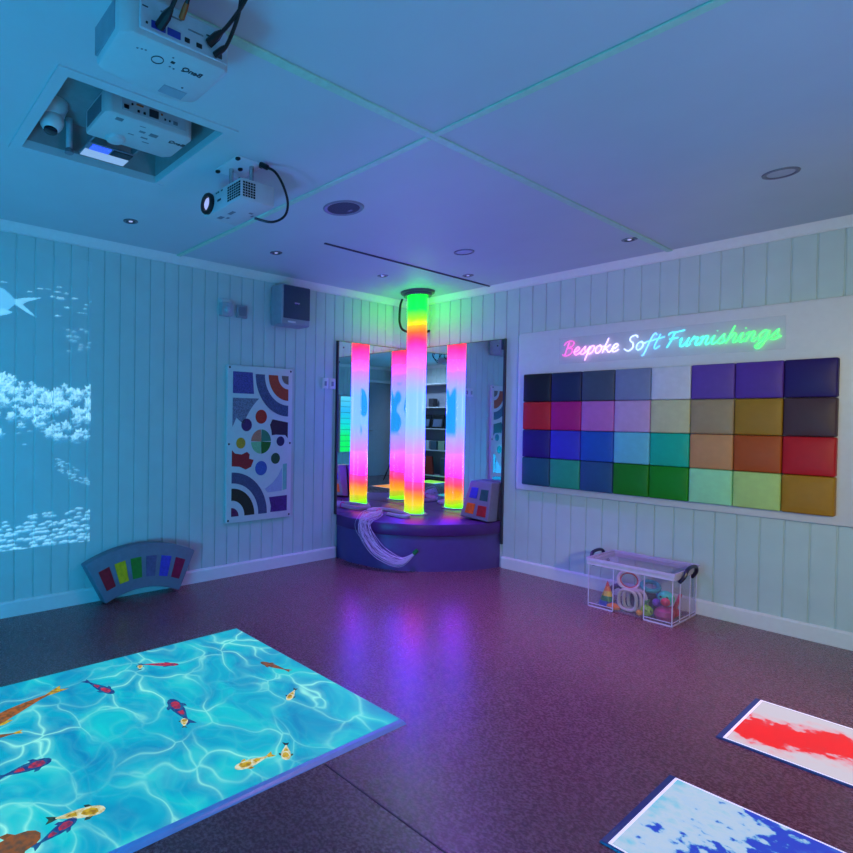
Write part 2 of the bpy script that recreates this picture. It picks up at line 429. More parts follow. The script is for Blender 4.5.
    fish((2.022, -3.842), (1.970, -4.01), .048, 'white', 'yellow', 'black', 'white koi with yellow and black patches')
    fish((2.012, -3.93), (2.064, -4.075), .04, 'blue', 'red', 'blue', 'dark blue and red koi beneath the patched white one')
    fish((2.015, -4.036), (2.043, -4.30), .085, 'brown', None, 'orange', 'fat brown koi at the lower left corner')
    fish((1.69, -3.385), (1.752, -3.42), .03, 'white', 'yellow', 'black', 'tiny yellow koi beside the broad red one')
    fish((1.124, -3.325), (1.170, -3.35), .026, 'white', 'yellow', 'black', 'tiny white koi at the tail of the thin red one')
pool()

# ------------------------------------------------------------------ liquid floor tiles
def liquid_tile(x, y, w, kind, label, seed):
    t = thing('liquid_floor_tile', label, 'floor tile', (x+w/2, y-w/2, 0), 'light-up liquid floor tiles')
    bm = NB(); hh = .007
    hexa(bm, [(x, y-w, 0), (x+w, y-w, 0), (x+w, y, 0), (x, y, 0), (x+.003, y-w+.003, hh), (x+w-.003, y-w+.003, hh), (x+w-.003, y-.003, hh), (x+.003, y-.003, hh)], .001, 1)
    obj('frame', bm, mat('clear_blue_edge', (52, 66, 130), .15, spec=.8), t, 0)
    m = bpy.data.materials.new('coloured_liquid'); m.use_nodes = True; L = m.node_tree.links
    b = m.node_tree.nodes['Principled BSDF']; b.inputs['Base Color'].default_value = (.02, .02, .02, 1); b.inputs['Roughness'].default_value = .3; b.inputs['Specular IOR Level'].default_value = .25
    tc = nd(m, 'TexCoord'); sp = nd(m, 'SeparateXYZ'); L.new(tc.outputs['Object'], sp.inputs[0])
    X = math_(m, 'ADD', sp.outputs['X'], w/2); Y = math_(m, 'SUBTRACT', w/2, sp.outputs['Y'])     # metres from the far left corner
    nz = nd(m, 'TexNoise'); nz.inputs['Scale'].default_value = 7; nz.inputs['Detail'].default_value = 8; nz.inputs['Roughness'].default_value = .6
    mp = nd(m, 'Mapping'); mp.inputs['Location'].default_value = (seed, seed*.7, 0); L.new(tc.outputs['Object'], mp.inputs['Vector']); L.new(mp.outputs['Vector'], nz.inputs['Vector'])
    n1 = math_(m, 'SUBTRACT', nz.outputs['Fac'], .5)
    nf = nd(m, 'TexNoise'); nf.inputs['Scale'].default_value = 26; nf.inputs['Detail'].default_value = 5; L.new(mp.outputs['Vector'], nf.inputs['Vector'])
    n2 = math_(m, 'SUBTRACT', nf.outputs['Fac'], .5)
    if kind == 'red':
        # curved swath: distance from a circle, ended at its left tip
        dx = math_(m, 'SUBTRACT', X, .315); dy = math_(m, 'SUBTRACT', Y, .48)
        r = math_(m, 'POWER', math_(m, 'ADD', math_(m, 'MULTIPLY', dx, dx), math_(m, 'MULTIPLY', dy, dy)), .5)
        d = math_(m, 'ABSOLUTE', math_(m, 'SUBTRACT', r, .24))
        d = math_(m, 'MAXIMUM', d, math_(m, 'SUBTRACT', Y, .36))
        f = math_(m, 'ADD', math_(m, 'SUBTRACT', .092, d), math_(m, 'ADD', math_(m, 'MULTIPLY', n1, .2), math_(m, 'MULTIPLY', n2, .16)))
        f = math_(m, 'ADD', math_(m, 'MULTIPLY', f, 6.), .5, True)
        col = ramp(m, f, [(.0, lin((206, 198, 214))), (.22, lin((214, 192, 206))), (.42, lin((226, 160, 178))), (.5, lin((236, 60, 74))), (.56, lin((238, 20, 14))), (1., lin((250, 12, 6)))])
        st = 1.
    elif kind == 'blue':
        f = math_(m, 'ADD', math_(m, 'MULTIPLY', X, 1.35), math_(m, 'MULTIPLY', Y, .35))
        f = math_(m, 'ADD', f, math_(m, 'ADD', math_(m, 'MULTIPLY', n1, .9), math_(m, 'MULTIPLY', n2, .75)))
        col = ramp(m, f, [(.0, lin((120, 192, 226))), (.10, lin((150, 196, 226))), (.24, lin((178, 200, 228))), (.36, lin((164, 196, 232))), (.40, lin((96, 160, 222))), (.43, lin((30, 70, 200))), (.6, lin((38, 62, 200))), (.8, lin((54, 110, 212)))])
        st = 1.
    else:
        f = math_(m, 'ADD', math_(m, 'MULTIPLY', n1, 2.), .5, True)
        c2 = {'orange': ((255, 120, 20), (255, 190, 90)), 'green': ((70, 255, 30), (190, 255, 120))}[kind]
        col = ramp(m, f, [(.3, lin(c2[0])), (.7, lin(c2[1]))]); st = 1.1
    L.new(col, b.inputs['Emission Color']); b.inputs['Emission Strength'].default_value = st
    bm = NB(); box(bm, (x+.030, y-w+.014, hh-.002), (x+w-.014, y-.016, hh+.0008)); obj('liquid', bm, m, t, 0)
    bm = NB(); we = mat('lit_white_edge', (240, 240, 245), .3, emit=(206, 206, 224), estr=.85)
    for lo, hi in (((x+.022, y-w+.009, hh), (x+.030, y-.009, hh+.0012)), ((x+.030, y-.016, hh), (x+w-.009, y-.009, hh+.0012)), ((x+.030, y-w+.009, hh), (x+w-.009, y-w+.014, hh+.0012)), ((x+w-.014, y-w+.014, hh), (x+w-.009, y-.016, hh+.0012))):
        box(bm, lo, hi)
    obj('lit_edge', bm, we, t, 0)
liquid_tile(2.998, -1.180, .54, 'red', 'light-up floor tile with a red swirl of liquid on white', 1.3)
liquid_tile(2.985, -2.157, .545, 'blue', 'light-up floor tile with blue liquid on white', 4.1)
liquid_tile(3.15, -3.42, .5, 'orange', 'orange light-up floor tile reflected in the corner mirror', 2.2)
liquid_tile(3.25, -4.78, .5, 'green', 'green light-up floor tile reflected in the corner mirror', 3.3)

# ------------------------------------------------------------------ corner plinth
def rad(deg):
    ks = [(0, 1.045), (15, 1.03), (30, 1.03), (45, 1.045), (60, 1.05), (75, 1.005), (90, .945)]
    for (a, ra), (b, rb) in zip(ks, ks[1:]):
        if a <= deg <= b:
            t = (deg-a)/(b-a); t = t*t*(3-2*t); return ra+(rb-ra)*t
def plinth_poly(dr, inset=.003):
    pts = [(inset, -inset)]
    for k in range(61):
        d = k*1.5; r = rad(d)+dr; a = math.radians(d)
        pts.append((max(inset, r*math.cos(a)), min(-inset, -r*math.sin(a))))
    return pts
pl = thing('corner_plinth', 'purple padded quarter-round plinth in the mirrored corner', 'plinth', (.5, -.5, 0))
bm = NB(); prism(bm, plinth_poly(-.012)[::-1], lambda a, b: (a, b, 0), lambda a, b: (a, b, .288)); obj('base', bm, mat('purple_vinyl', (88, 68, 138), .38, bump=.15, scale=20), pl)
bm = NB(); prism(bm, plinth_poly(0)[::-1], lambda a, b: (a, b, .288), lambda a, b: (a, b, PH), .012); obj('padded_top', bm, mat('dark_purple_vinyl', (80, 38, 112), .36, bump=.15, scale=20), pl)

# ------------------------------------------------------------------ mirrors
M_mir = bpy.data.materials.new('mirror_glass'); M_mir.use_nodes = True
b = M_mir.node_tree.nodes['Principled BSDF']; b.inputs['Metallic'].default_value = 1; b.inputs['Roughness'].default_value = .004; b.inputs['Base Color'].default_value = (.86, .88, .9, 1)
MZ0, MZ1 = PH+.001, 1.943
def mirror(axis, a_end, label):
    f = (lambda d0, d1, a0, a1, z0, z1: ((d0, -a1, z0), (d1, -a0, z1))) if axis == 'y' else (lambda d0, d1, a0, a1, z0, z1: ((a0, -d1, z0), (a1, -d0, z1)))
    c = f(.001, .02, 0, a_end, MZ0, MZ1)
    t = thing('wall_mirror', label, 'mirror', ((c[0][0]+c[1][0])/2, (c[0][1]+c[1][1])/2, MZ0), 'acrylic mirrors in the corner')
    s = .001 if axis == 'y' else .021
    bm = NB(); box(bm, *f(.001, .014, s, a_end, MZ0, MZ1)); obj('backing', bm, M_dark, t, 0)
    bm = NB(); box(bm, *f(.0142, .019, s+.001, a_end-.004, MZ0, MZ1-.004)); obj('glass', bm, M_mir, t, 0)
    bm = NB(); box(bm, *f(.001, .024, a_end, a_end+.014, MZ0 if axis == 'y' else .20, MZ1)); obj('edge_strip', bm, M_dark, t, 0)
    for z in (MZ0+.12, MZ1-.055):
        bm = NB(); p = (.019, -(a_end-.06), z) if axis == 'y' else (a_end-.06, -.019, z)
        lathe(bm, [(.008, 0), (.006, .003), (0, .0035)], p, (1, 0, 0) if axis == 'y' else (0, -1, 0), 12); obj('screw', bm, M_dark, t)
mirror('y', .957, 'tall mirror on the left wall behind the light tube')
mirror('x', 1.045, 'tall mirror on the right wall behind the coloured cube panel')

# ------------------------------------------------------------------ bubble tube
TUBE = 1.0
def tube_light():
    t = thing('bubble_tube', 'tall rainbow glowing light tube standing on the purple plinth', 'light tube', (TX, TY, PH))
    m = bpy.data.materials.new('rainbow_light_column'); m.use_nodes = True; L = m.node_tree.links
    b = m.node_tree.nodes['Principled BSDF']; b.inputs['Base Color'].default_value = (.04, .04, .04, 1); b.inputs['Roughness'].default_value = .25
    tc = nd(m, 'TexCoord'); sp = nd(m, 'SeparateXYZ'); L.new(tc.outputs['Object'], sp.inputs[0])
    nz = nd(m, 'TexNoise'); nz.inputs['Scale'].default_value = 7; L.new(tc.outputs['Object'], nz.inputs['Vector'])
    z = math_(m, 'ADD', math_(m, 'DIVIDE', sp.outputs['Z'], 2.0), math_(m, 'MULTIPLY', math_(m, 'SUBTRACT', nz.outputs['Fac'], .5), .035))
    def hot(c, k=(3., 1.6, 12.)):            # channels at full scale are far brighter than the sensor could record
        return tuple(v*kk if cc >= 250 else v for v, cc, kk in zip(lin(c), c, k))
    G = (1.5, 5., 1.)
    G2 = (1.5, 9., 1.)
    col = ramp(m, z, [(.0, hot((90, 252, 20), G)), (.022, lin((190, 246, 10))), (.045, lin((246, 226, 16))), (.085, hot((255, 156, 24))), (.112, hot((255, 84, 110))), (.15, hot((255, 66, 210))), (.20, hot((252, 104, 250))), (.275, hot((240, 148, 255))),
                      (.345, hot((190, 186, 255))), (.41, hot((146, 212, 255))), (.54, hot((146, 210, 255))), (.60, hot((190, 186, 255))), (.66, hot((240, 146, 255))), (.72, hot((252, 100, 245))), (.765, hot((252, 56, 210))), (.79, hot((255, 60, 130))), (.82, hot((255, 116, 40))),
                      (.855, hot((255, 214, 0), (1.5, 1, 1))), (.885, hot((170, 255, 10), G)), (.92, hot((0, 252, 90), G2)), (1., hot((0, 251, 70), G2))])
    # drifting teal shapes on the side facing the corner
    vo = nd(m, 'TexVoronoi', feature='SMOOTH_F1'); vo.inputs['Scale'].default_value = 8; vo.inputs['Smoothness'].default_value = .4
    mp = nd(m, 'Mapping'); mp.inputs['Scale'].default_value = (1, 1, .62); L.new(tc.outputs['Object'], mp.inputs['Vector']); L.new(mp.outputs['Vector'], vo.inputs['Vector'])
    blob = ramp(m, vo.outputs['Distance'], [(.52, (1.,)*3), (.62, (0.,)*3)])
    side = ramp(m, math_(m, 'SUBTRACT', sp.outputs['Y'], sp.outputs['X']), [(.0, (0.,)*3), (.03, (1.,)*3)])
    zz = ramp(m, math_(m, 'DIVIDE', sp.outputs['Z'], 2.0), [(.34, (0.,)*3), (.37, (1.,)*3), (.60, (1.,)*3), (.63, (0.,)*3)])
    k = math_(m, 'MULTIPLY', math_(m, 'MULTIPLY', blob, side), math_(m, 'MULTIPLY', zz, .95))
    mx = nd(m, 'MixRGB'); L.new(k, mx.inputs['Fac']); L.new(col, mx.inputs['Color1']); mx.inputs['Color2'].default_value = lin((10, 170, 190))+(1,)
    L.new(mx.outputs['Color'], b.inputs['Emission Color']); b.inputs['Emission Strength'].default_value = TUBE
    bm = NB(); lathe(bm, [(.087, .012), (.087, 2.0)], (TX, TY, PH), n=48); obj('column', bm, m, t)
    bm = NB(); lathe(bm, [(.115, 0), (.115, .008), (.11, .012), (.088, .012)], (TX, TY, PH), n=48, cap=False); obj('base_ring', bm, mat('clear_flange', (200, 190, 210), .15), t)
    bm = NB(); lathe(bm, [(.087, -.025), (.122, -.025), (.126, -.012), (.126, .0), (.148, .001), (.15, .012), (.15, .0195), (.0, .0195)], (TX, TY, H-.02), n=48, cap=False); obj('ceiling_collar', bm, mat('grey_collar', (92, 94, 104), .4), t)
tube_light()
t = NB(); tube(t, smooth_path([(.11, -.22, H-.012), (.10, -.235, 2.34), (.10, -.245, 2.24), (.10, -.24, 2.17), (.11, -.21, 2.11), (.16, -.15, 2.08), (.24, -.08, 2.07), (.27, -.012, 2.10)]), .011, 10)
tag(obj('power_cable', t, M_black), 'black looped cable hanging in the corner behind the light tube', 'cable')

# ------------------------------------------------------------------ fibre optic bundle
def fibres():
    t = thing('fibre_optic_bundle', 'bundle of pale fibre optic strands draped over the plinth edge', 'fibre optics', (.3, -.62, PH))
    core = [(.30, -.60, .40), (.47, -.60, .405), (.49, -.54, .407), (.38, -.455, .405), (.24, -.42, .405), (.12, -.43, .405), (.075, -.52, .407), (.10, -.62, .41), (.19, -.655, .415), (.27, -.66, .42),
            (.33, -.75, .425), (.38, -.88, .425), (.42, -1.01, .415), (.425, -1.035, .36), (.465, -1.02, .265), (.535, -.975, .16), (.632, -.905, .10), (.70, -.855, .098), (.762, -.785, .165)]
    bm = NB(); P = smooth_path(core, 5); n = len(P)
    T = [(P[min(i+1, n-1)]-P[max(i-1, 0)]).normalized() for i in range(n)]; U = [T[0].orthogonal().normalized()]
    for i in range(1, n): u = U[-1]-T[i]*U[-1].dot(T[i]); U.append(u.normalized())
    for k in range(44):
        a = rnd.uniform(0, 2*PI); rr = math.sqrt(rnd.random()); ph = [rnd.uniform(0, 6.28) for _ in range(4)]; pts = []; stop = n if rnd.random() < .8 else n-rnd.randint(1, 5)
        for i, p in enumerate(P[:stop]):
            f = i/(n-1)
            w = .018 if f < .5 else .022+.040*math.sin(min(1, (f-.5)/.5)*PI)
            if f > .93: w *= max(.25, 1-(f-.93)*11)
            aa = a+.9*math.sin(f*7+ph[0])+.5*math.sin(f*17+ph[1]); r1 = rr*(1+.25*math.sin(f*12+ph[2]))
            q = p+(U[i]*math.cos(aa)+T[i].cross(U[i])*math.sin(aa))*r1*w
            ang = math.degrees(math.atan2(-q.y, q.x)); ra = rad(min(90, max(0, ang))); r0 = math.hypot(q.x, q.y)
            if r0 < ra+.004 and q.z < PH+.004:
                if f > .64: s = (ra+.004)/r0; q.x *= s; q.y *= s
                else: q.z = PH+.004
            q.x = max(q.x, .03); pts.append(q)
        tube(bm, pts, .0016, 4)
    m = mat('fibre_strand', (200, 196, 224), .3, emit=(150, 120, 235), estr=.06)
    o = obj('strands', bm, m, t); o['kind'] = 'stuff'
    bm = NB(); lathe(bm, [(0, 0), (.013, .002), (.017, .012), (.017, .045), (.010, .052), (0, .053)], (.752, -.795, .155), (.35, .45, .6), 16); o = obj('end_cap', bm, mat('green_cap', (30, 120, 60), .3), t); o['label'] = 'dark green end cap'
    bm = NB(); tube(bm, [Vector((.25, -.655, .418))+Vector((0, math.cos(a)*.03, max(-.022, math.sin(a)*.026))) for a in [2*PI*k/16 for k in range(16)]], .006, 8, closed=True)
    o = obj('tie_wrap', bm, mat('pink_tie', (235, 90, 170), .4), t); o['label'] = 'pink tie wrap'
fibres()

# ------------------------------------------------------------------ colour cube leaning in the corner
def cube_panel():
    bl, br = Vector((.742, -.165, PH+.022)), Vector((1.035, -.195, PH+.010)); tl, tr = Vector((.835, -.15, .7276)), Vector((1.045, -.16, .7286))
    kbl, kbr = Vector((.79, -.04, PH+.001)), Vector((1.03, -.05, PH+.001)); ktl, ktr = Vector((.845, -.026, .7345)), Vector((1.040, -.027, .721))
    t = thing('foam_switch_block', 'grey leaning block with four coloured squares on the plinth', 'soft block', (.93, -.11, PH+.001))
    bm = NB(); hexa(bm, [bl, br, kbr, kbl, tl, tr, ktr, ktl], .012, 3); obj('body', bm, mat('grey_vinyl', (128, 120, 146), .45, bump=.1), t)
    n = (br-bl).cross(tl-bl).normalized()
    def pt(u, v): return (bl*(1-u)+br*u)*(1-v)+(tl*(1-u)+tr*u)*v
    for (u0, u1, v0, v1, c, nm) in ((.15, .46, .54, .83, (52, 62, 200), 'blue'), (.58, .9, .51, .8, (26, 88, 84), 'dark teal'), (.15, .46, .12, .4, (240, 96, 16), 'orange'), (.58, .9, .1, .38, (176, 22, 34), 'red')):
        q = [pt(u0, v0), pt(u1, v0), pt(u1, v1), pt(u0, v1)]
        bm = NB(); hexa(bm, [p-n*.004 for p in q]+[p+n*.003 for p in q], .002, 1); o = obj('square', bm, mat('vinyl_'+nm.replace(' ', '_'), c, .4, var=.18, scale=25), t); o['label'] = nm+' square'
cube_panel()

# ------------------------------------------------------------------ arched foam block on the floor
def arch_block():
    t = thing('arched_foam_block', 'grey arched foam block with six coloured panels leaning on the left wall', 'soft block', (.1, -2.86, 0))
    tilt = math.radians(4); Ro, Ri, ha = .90, .60, math.radians(26.6); th = .10
    zc = -Ri*math.cos(ha); yc = -2.858; rot = math.radians(-1.5)
    def S(r, a, d):                       # r, angle from vertical, depth towards the wall
        y = r*math.sin(a); z = zc+r*math.cos(a)+.002
        x = .142-z*math.sin(tilt)-d*math.cos(tilt)
        return Vector((x, yc+y, z*math.cos(tilt)-d*math.sin(tilt)+.0075))
    bm = NB(); n = 22
    A = [-ha+2*ha*k/n for k in range(n+1)]
    pts = [(Ro, a) for a in A]+[(Ri, a) for a in A[::-1]]
    prism(bm, pts, lambda r, a: S(r, a, 0), lambda r, a: S(r, a, th), .01)
    obj('body', bm, mat('blue_grey_vinyl', (112, 122, 140), .5, bump=.1), t)
    cols = [((170, 22, 44), 'red'), ((226, 190, 16), 'yellow'), ((32, 130, 44), 'green'), ((92, 92, 132), 'grey purple'), ((66, 66, 190), 'blue'), ((160, 20, 66), 'crimson')]
    for k, (c, nm) in enumerate(cols):
        a = math.radians(-20.2+k*8.1); w = math.radians(2.75)
        bm = NB(); q = [(.675, a-w), (.675, a+w), (.815, a+w), (.815, a-w)]
        prism(bm, q, lambda r, x: S(r, x, .002), lambda r, x: S(r, x, -.003)); o = obj('panel', bm, mat('panel_'+nm.replace(' ', '_'), c, .4, var=.2, scale=40, bump=.1), t); o['label'] = nm+' panel'
arch_block()

# ------------------------------------------------------------------ sensory panel on the left wall
def sensory():
    PY0, PY1, PZ0, PZ1 = -2.134, -1.489, .421, 1.654
    t = thing('sensory_wall_panel', 'tall white sensory panel with coloured arcs and discs on the left wall', 'wall panel', (.015, (PY0+PY1)/2, PZ0))
    bm = NB(); box(bm, (.001, PY0, PZ0), (.026, PY1, PZ1), .006, 2); obj('board', bm, M_board, t)
    w = PY1-PY0; h = PZ1-PZ0
    f0 = lambda x, y: (.025, PY0+x, PZ1-y); f1 = lambda x, y: (.0285, PY0+x, PZ1-y)
    def circ(cx, cy, r, a0=0, a1=360, n=36): return [(cx+r*math.cos(math.radians(a0+(a1-a0)*k/n)), cy+r*math.sin(math.radians(a0+(a1-a0)*k/n))) for k in range(n+(0 if a1-a0 == 360 else 1))]
    def ring(cx, cy, r0, r1, a0, a1): return circ(cx, cy, r1, a0, a1)+circ(cx, cy, r0, a0, a1)[::-1]
    def piece(pts, rgb, nm, lab, glit=.25, sc=120):
        bm = NB(); prism(bm, pts, f0, f1); o = obj(nm, bm, mat('inlay_'+lab.replace(' ', '_'), rgb, .3, var=glit, scale=sc), t, 0); o['label'] = lab
    TRx, TRy = w-.045, .06; BLx, BLy = .048, h-.05; cx, cy = .327, .60
    piece([(.05, .05), (.235, .05), (.25, .22), (.05, .22)], (76, 70, 150), 'inlay', 'purple glitter square', .5)
    piece([(.05, .255), (.30, .255)]+[(.30-.03*k, .26+.036*k*0.55+.004*k*k) for k in range(1, 6)]+[(.085, .41), (.05, .48)], (118, 124, 150), 'inlay', 'grey glitter corner', .5)
    piece(ring(TRx, TRy, .245, .335, 90, 180), (70, 84, 128), 'arc_inlay', 'blue grey glitter arc', .5)
    piece(ring(TRx, TRy, .11, .205, 90, 180), (196, 60, 36), 'arc_inlay', 'orange red arc', .2)
    piece([(TRx, TRy)]+circ(TRx, TRy, .07, 90, 180, 12), (120, 96, 92), 'arc_inlay', 'brown quarter disc', .2)
    piece([(.415, .465), (.44, .42), (w-.045, .445), (w-.045, .575), (w-.07, .55), (.47, .545), (.435, .55), (.43, .51)], (58, 28, 64), 'inlay', 'dark maroon piece', .3)
    for a0, c, nm in ((180, (206, 130, 104), 'peach'), (270, (66, 140, 112), 'teal'), (0, (30, 112, 40), 'green'), (90, (132, 204, 148), 'mint')):
        piece([(cx, cy)]+circ(cx, cy, .098, a0+2, a0+88, 12), c, 'quadrant', nm+' quarter of the middle disc', .15)
    for (x, y, r, c, nm) in ((.325, .40, .056, (204, 44, 36), 'red'), (.183, .467, .05, (76, 40, 106), 'purple'), (.13, .61, .043, (204, 158, 40), 'yellow'), (.33, .815, .058, (66, 96, 180), 'blue'), (.475, .74, .045, (26, 74, 52), 'dark green'), (.525, .60, .04, (48, 38, 100), 'indigo')):
        piece(circ(x, y, r), c, 'disc', nm+' disc', .2)
    piece([(.048, .665), (.075, .69), (.14, .70), (.19, .68), (.215, .70), (.21, .735), (.255, .745), (.23, .80), (.18, .82), (.12, .795), (.048, .79)], (178, 32, 44), 'inlay', 'red piece', .2)
    piece(ring(BLx, BLy, .26, .345, 270, 360), (72, 82, 122), 'arc_inlay', 'slate blue arc', .3)
    piece(ring(BLx, BLy, .125, .22, 270, 360), (28, 46, 36), 'arc_inlay', 'dark green arc', .3)
    piece([(BLx, BLy)]+circ(BLx, BLy, .068, 270, 360, 12), (96, 36, 80), 'arc_inlay', 'plum quarter disc', .3)
    piece([(.415, 1.055), (w-.045, 1.05), (w-.045, h-.055), (.43, h-.055), (.435, 1.13)], (82, 34, 120), 'inlay', 'purple glitter square at the bottom', .5)
    piece([(w-.09, .79), (w-.05, .785), (w-.05, 1.0), (w-.09, 1.005)], (130, 190, 186), 'inlay', 'pale green strip', .1)
    piece([(.37, .985), (.45, .94), (.51, .88), (.545, .82), (.545, 1.01), (.40, 1.015)], (178, 176, 214), 'inlay', 'pale lilac corner', .1)
    for (x, y) in ((.02, .02), (w-.02, .02), (.02, h/2), (w-.02, h/2), (.02, h-.02), (w-.02, h-.02)):
        bm = NB(); lathe(bm, [(.009, 0), (.008, .003), (0, .004)], f0(x, y), (1, 0, 0), 12); obj('bolt', bm, M_black, t)
sensory()

# ------------------------------------------------------------------ small things on the left wall
def wall_speaker():
    t = thing('wall_speaker', 'boxy loudspeaker with dark grille high on the left wall', 'speaker', (.08, -1.58, 1.99))
    bm = NB(); box(bm, (.02, -1.725, 1.995), (.165, -1.425, 2.315), .012, 3); obj('cabinet', bm, mat('grey_cabinet', (150, 156, 164), .45), t)
    bm = NB(); box(bm, (.16, -1.705, 2.045), (.174, -1.435, 2.305), .004, 2); obj('grille', bm, mat('dark_grille', (58, 66, 92), .6, bump=.6, scale=60), t)
    bm = NB(); box(bm, (.172, -1.60, 2.165), (.1755, -1.545, 2.177), .001, 1); obj('badge', bm, M_chrome, t)
    bm = NB(); box(bm, (.163, -1.66, 2.012), (.168, -1.58, 2.026), .001, 1); obj('label_strip', bm, M_white, t)
    bm = NB(); box(bm, (.001, -1.63, 2.1), (.022, -1.53, 2.22), .002, 1); obj('bracket', bm, M_dark, t)
wall_speaker()
t = thing('wall_sensor', 'small square raised sensor box high on the left wall', 'sensor', (.02, -2.157, 2.02))
bm = NB(); box(bm, (.001, -2.205, 2.02), (.05, -2.108, 2.125), .006, 2); obj('body', bm, mat('sensor_shell', (176, 180, 188), .4), t)
bm = NB(); lathe(bm, [(.028, 0), (.026, .012), (.018, .02), (0, .022)], (.049, -2.157, 2.068), (1, 0, 0), 24); obj('lens', bm, mat('lens_white', (190, 195, 205), .2), t)
bm = NB(); box(bm, (.001, -2.20, 2.126), (.03, -2.112, 2.15), .003, 1); obj('cable_entry', bm, M_white, t)
bm = NB(); box(bm, (.001, -2.05, 2.025), (.024, -1.955, 2.125), .005, 2)
t = tag(obj('blank_wall_plate', bm, mat('sensor_grey', (150, 154, 164), .4)), 'flat square wall plate beside the sensor box', 'wall plate')
bm = NB(); box(bm, (.024, -2.035, 2.04), (.027, -1.97, 2.11), .001, 1); obj('cover', bm, mat('plate_grey', (126, 132, 146), .4), t, 0)
t = thing('wall_switch', 'double switch plate on the left wall beside the mirror', 'switch', (.01, -1.07, 1.51))
for k, y in enumerate((-1.145, -1.062)):
    bm = NB(); box(bm, (.001, y, 1.512), (.016, y+.076, 1.604), .004, 2); o = obj('plate', bm, M_white, t)
    bm = NB(); box(bm, (.016, y+.025, 1.535), (.022, y+.05, 1.575), .002, 1); obj('rocker', bm, mat('rocker', (150, 150, 160), .3), o, 0)

# ------------------------------------------------------------------ cushion wall
bm = NB(); prism(bm, [(1.182+a, b) for a, b in ()] or
    [(1.19, .684), (3.24, .684), (3.26, .70), (3.26, 1.945), (3.24, 1.966), (1.20, 1.966), (1.182, 1.948), (1.182, .70)], lambda x, z: (x, -.001, z), lambda x, z: (x, -.032, z), .004)
tag(obj('display_board', bm, M_board), 'long white board on the right wall carrying the coloured cushions', 'board')
CUSH = [
 [('black', (30, 30, 42)), ('dark navy', (36, 46, 86)), ('slate grey', (72, 84, 104)), ('blue grey', (126, 138, 172)), ('pale grey', (214, 216, 224)), ('violet', (104, 70, 164)), ('mid purple', (94, 54, 158)), ('deep indigo', (46, 26, 100))],
 [('crimson red', (206, 34, 44)), ('magenta', (186, 22, 124)), ('mauve pink', (196, 112, 190)), ('pale lilac pink', (202, 162, 208)), ('cream', (206, 202, 158)), ('tan', (170, 146, 112)), ('ochre', (168, 122, 32)), ('dark brown', (80, 54, 62))],
 [('dark indigo', (46, 26, 120)), ('blue violet', (62, 56, 196)), ('royal blue', (34, 88, 186)), ('pale cyan', (108, 196, 218)), ('turquoise green', (22, 186, 156)), ('peach', (208, 146, 98)), ('rust orange', (184, 82, 26)), ('bright red', (196, 24, 34))],
 [('dark teal', (30, 86, 108)), ('jade green', (38, 156, 120)), ('petrol blue', (40, 82, 126)), ('grass green', (24, 128, 20)), ('bright green', (22, 140, 22)), ('pale mint', (164, 234, 178)), ('pale lime', (188, 218, 128)), ('mustard', (178, 124, 22))]]
ROWS = ['top row', 'second row', 'third row', 'bottom row']; COLS = ['first', 'second', 'third', 'fourth', 'fifth', 'sixth', 'seventh', 'eighth']
cx0, cx1, cz0, cz1 = 1.257, 3.075, .735, 1.625; cw = (cx1-cx0)/8; ch = (cz1-cz0)/4
for r in range(4):
    for c in range(8):
        nm, rgb = CUSH[r][c]
        t = bmesh.new(); x0 = cx0+c*cw+.0012; x1 = cx0+(c+1)*cw-.0012; z1 = cz1-r*ch-.0012; z0 = cz1-(r+1)*ch+.0012
        bm = NB(); n = 9; xs = [x0+(x1-x0)*k/n for k in range(n+1)]; zs = [z0+(z1-z0)*k/n for k in range(n+1)]
        box(bm, (x0, -.085, z0), (x1, -.033, z1), .009, 3)
        t.free()
        # gentle puff of the front
        bmesh.ops.subdivide_edges(bm, edges=[e for e in bm.edges if e.calc_length() > .15 and all(v.co.y < -.08 for v in e.verts)], cuts=5, use_grid_fill=True)
        for v in bm.verts:
            if v.co.y < -.08:
                u = (v.co.x-x0)/(x1-x0)*2-1; w = (v.co.z-z0)/(z1-z0)*2-1
                v.co.y -= .014*max(0, 1-u*u)*max(0, 1-w*w)
        o = obj('wall_cushion', bm, mat('leatherette_'+nm.replace(' ', '_'), rgb, .5, var=.05, bump=.12, scale=25, spec=.35), None, 60)
        tag(o, f'{nm} padded wall cushion, {COLS[c]} from the left in the {ROWS[r]}', 'cushion', 'coloured cushions on the white board')

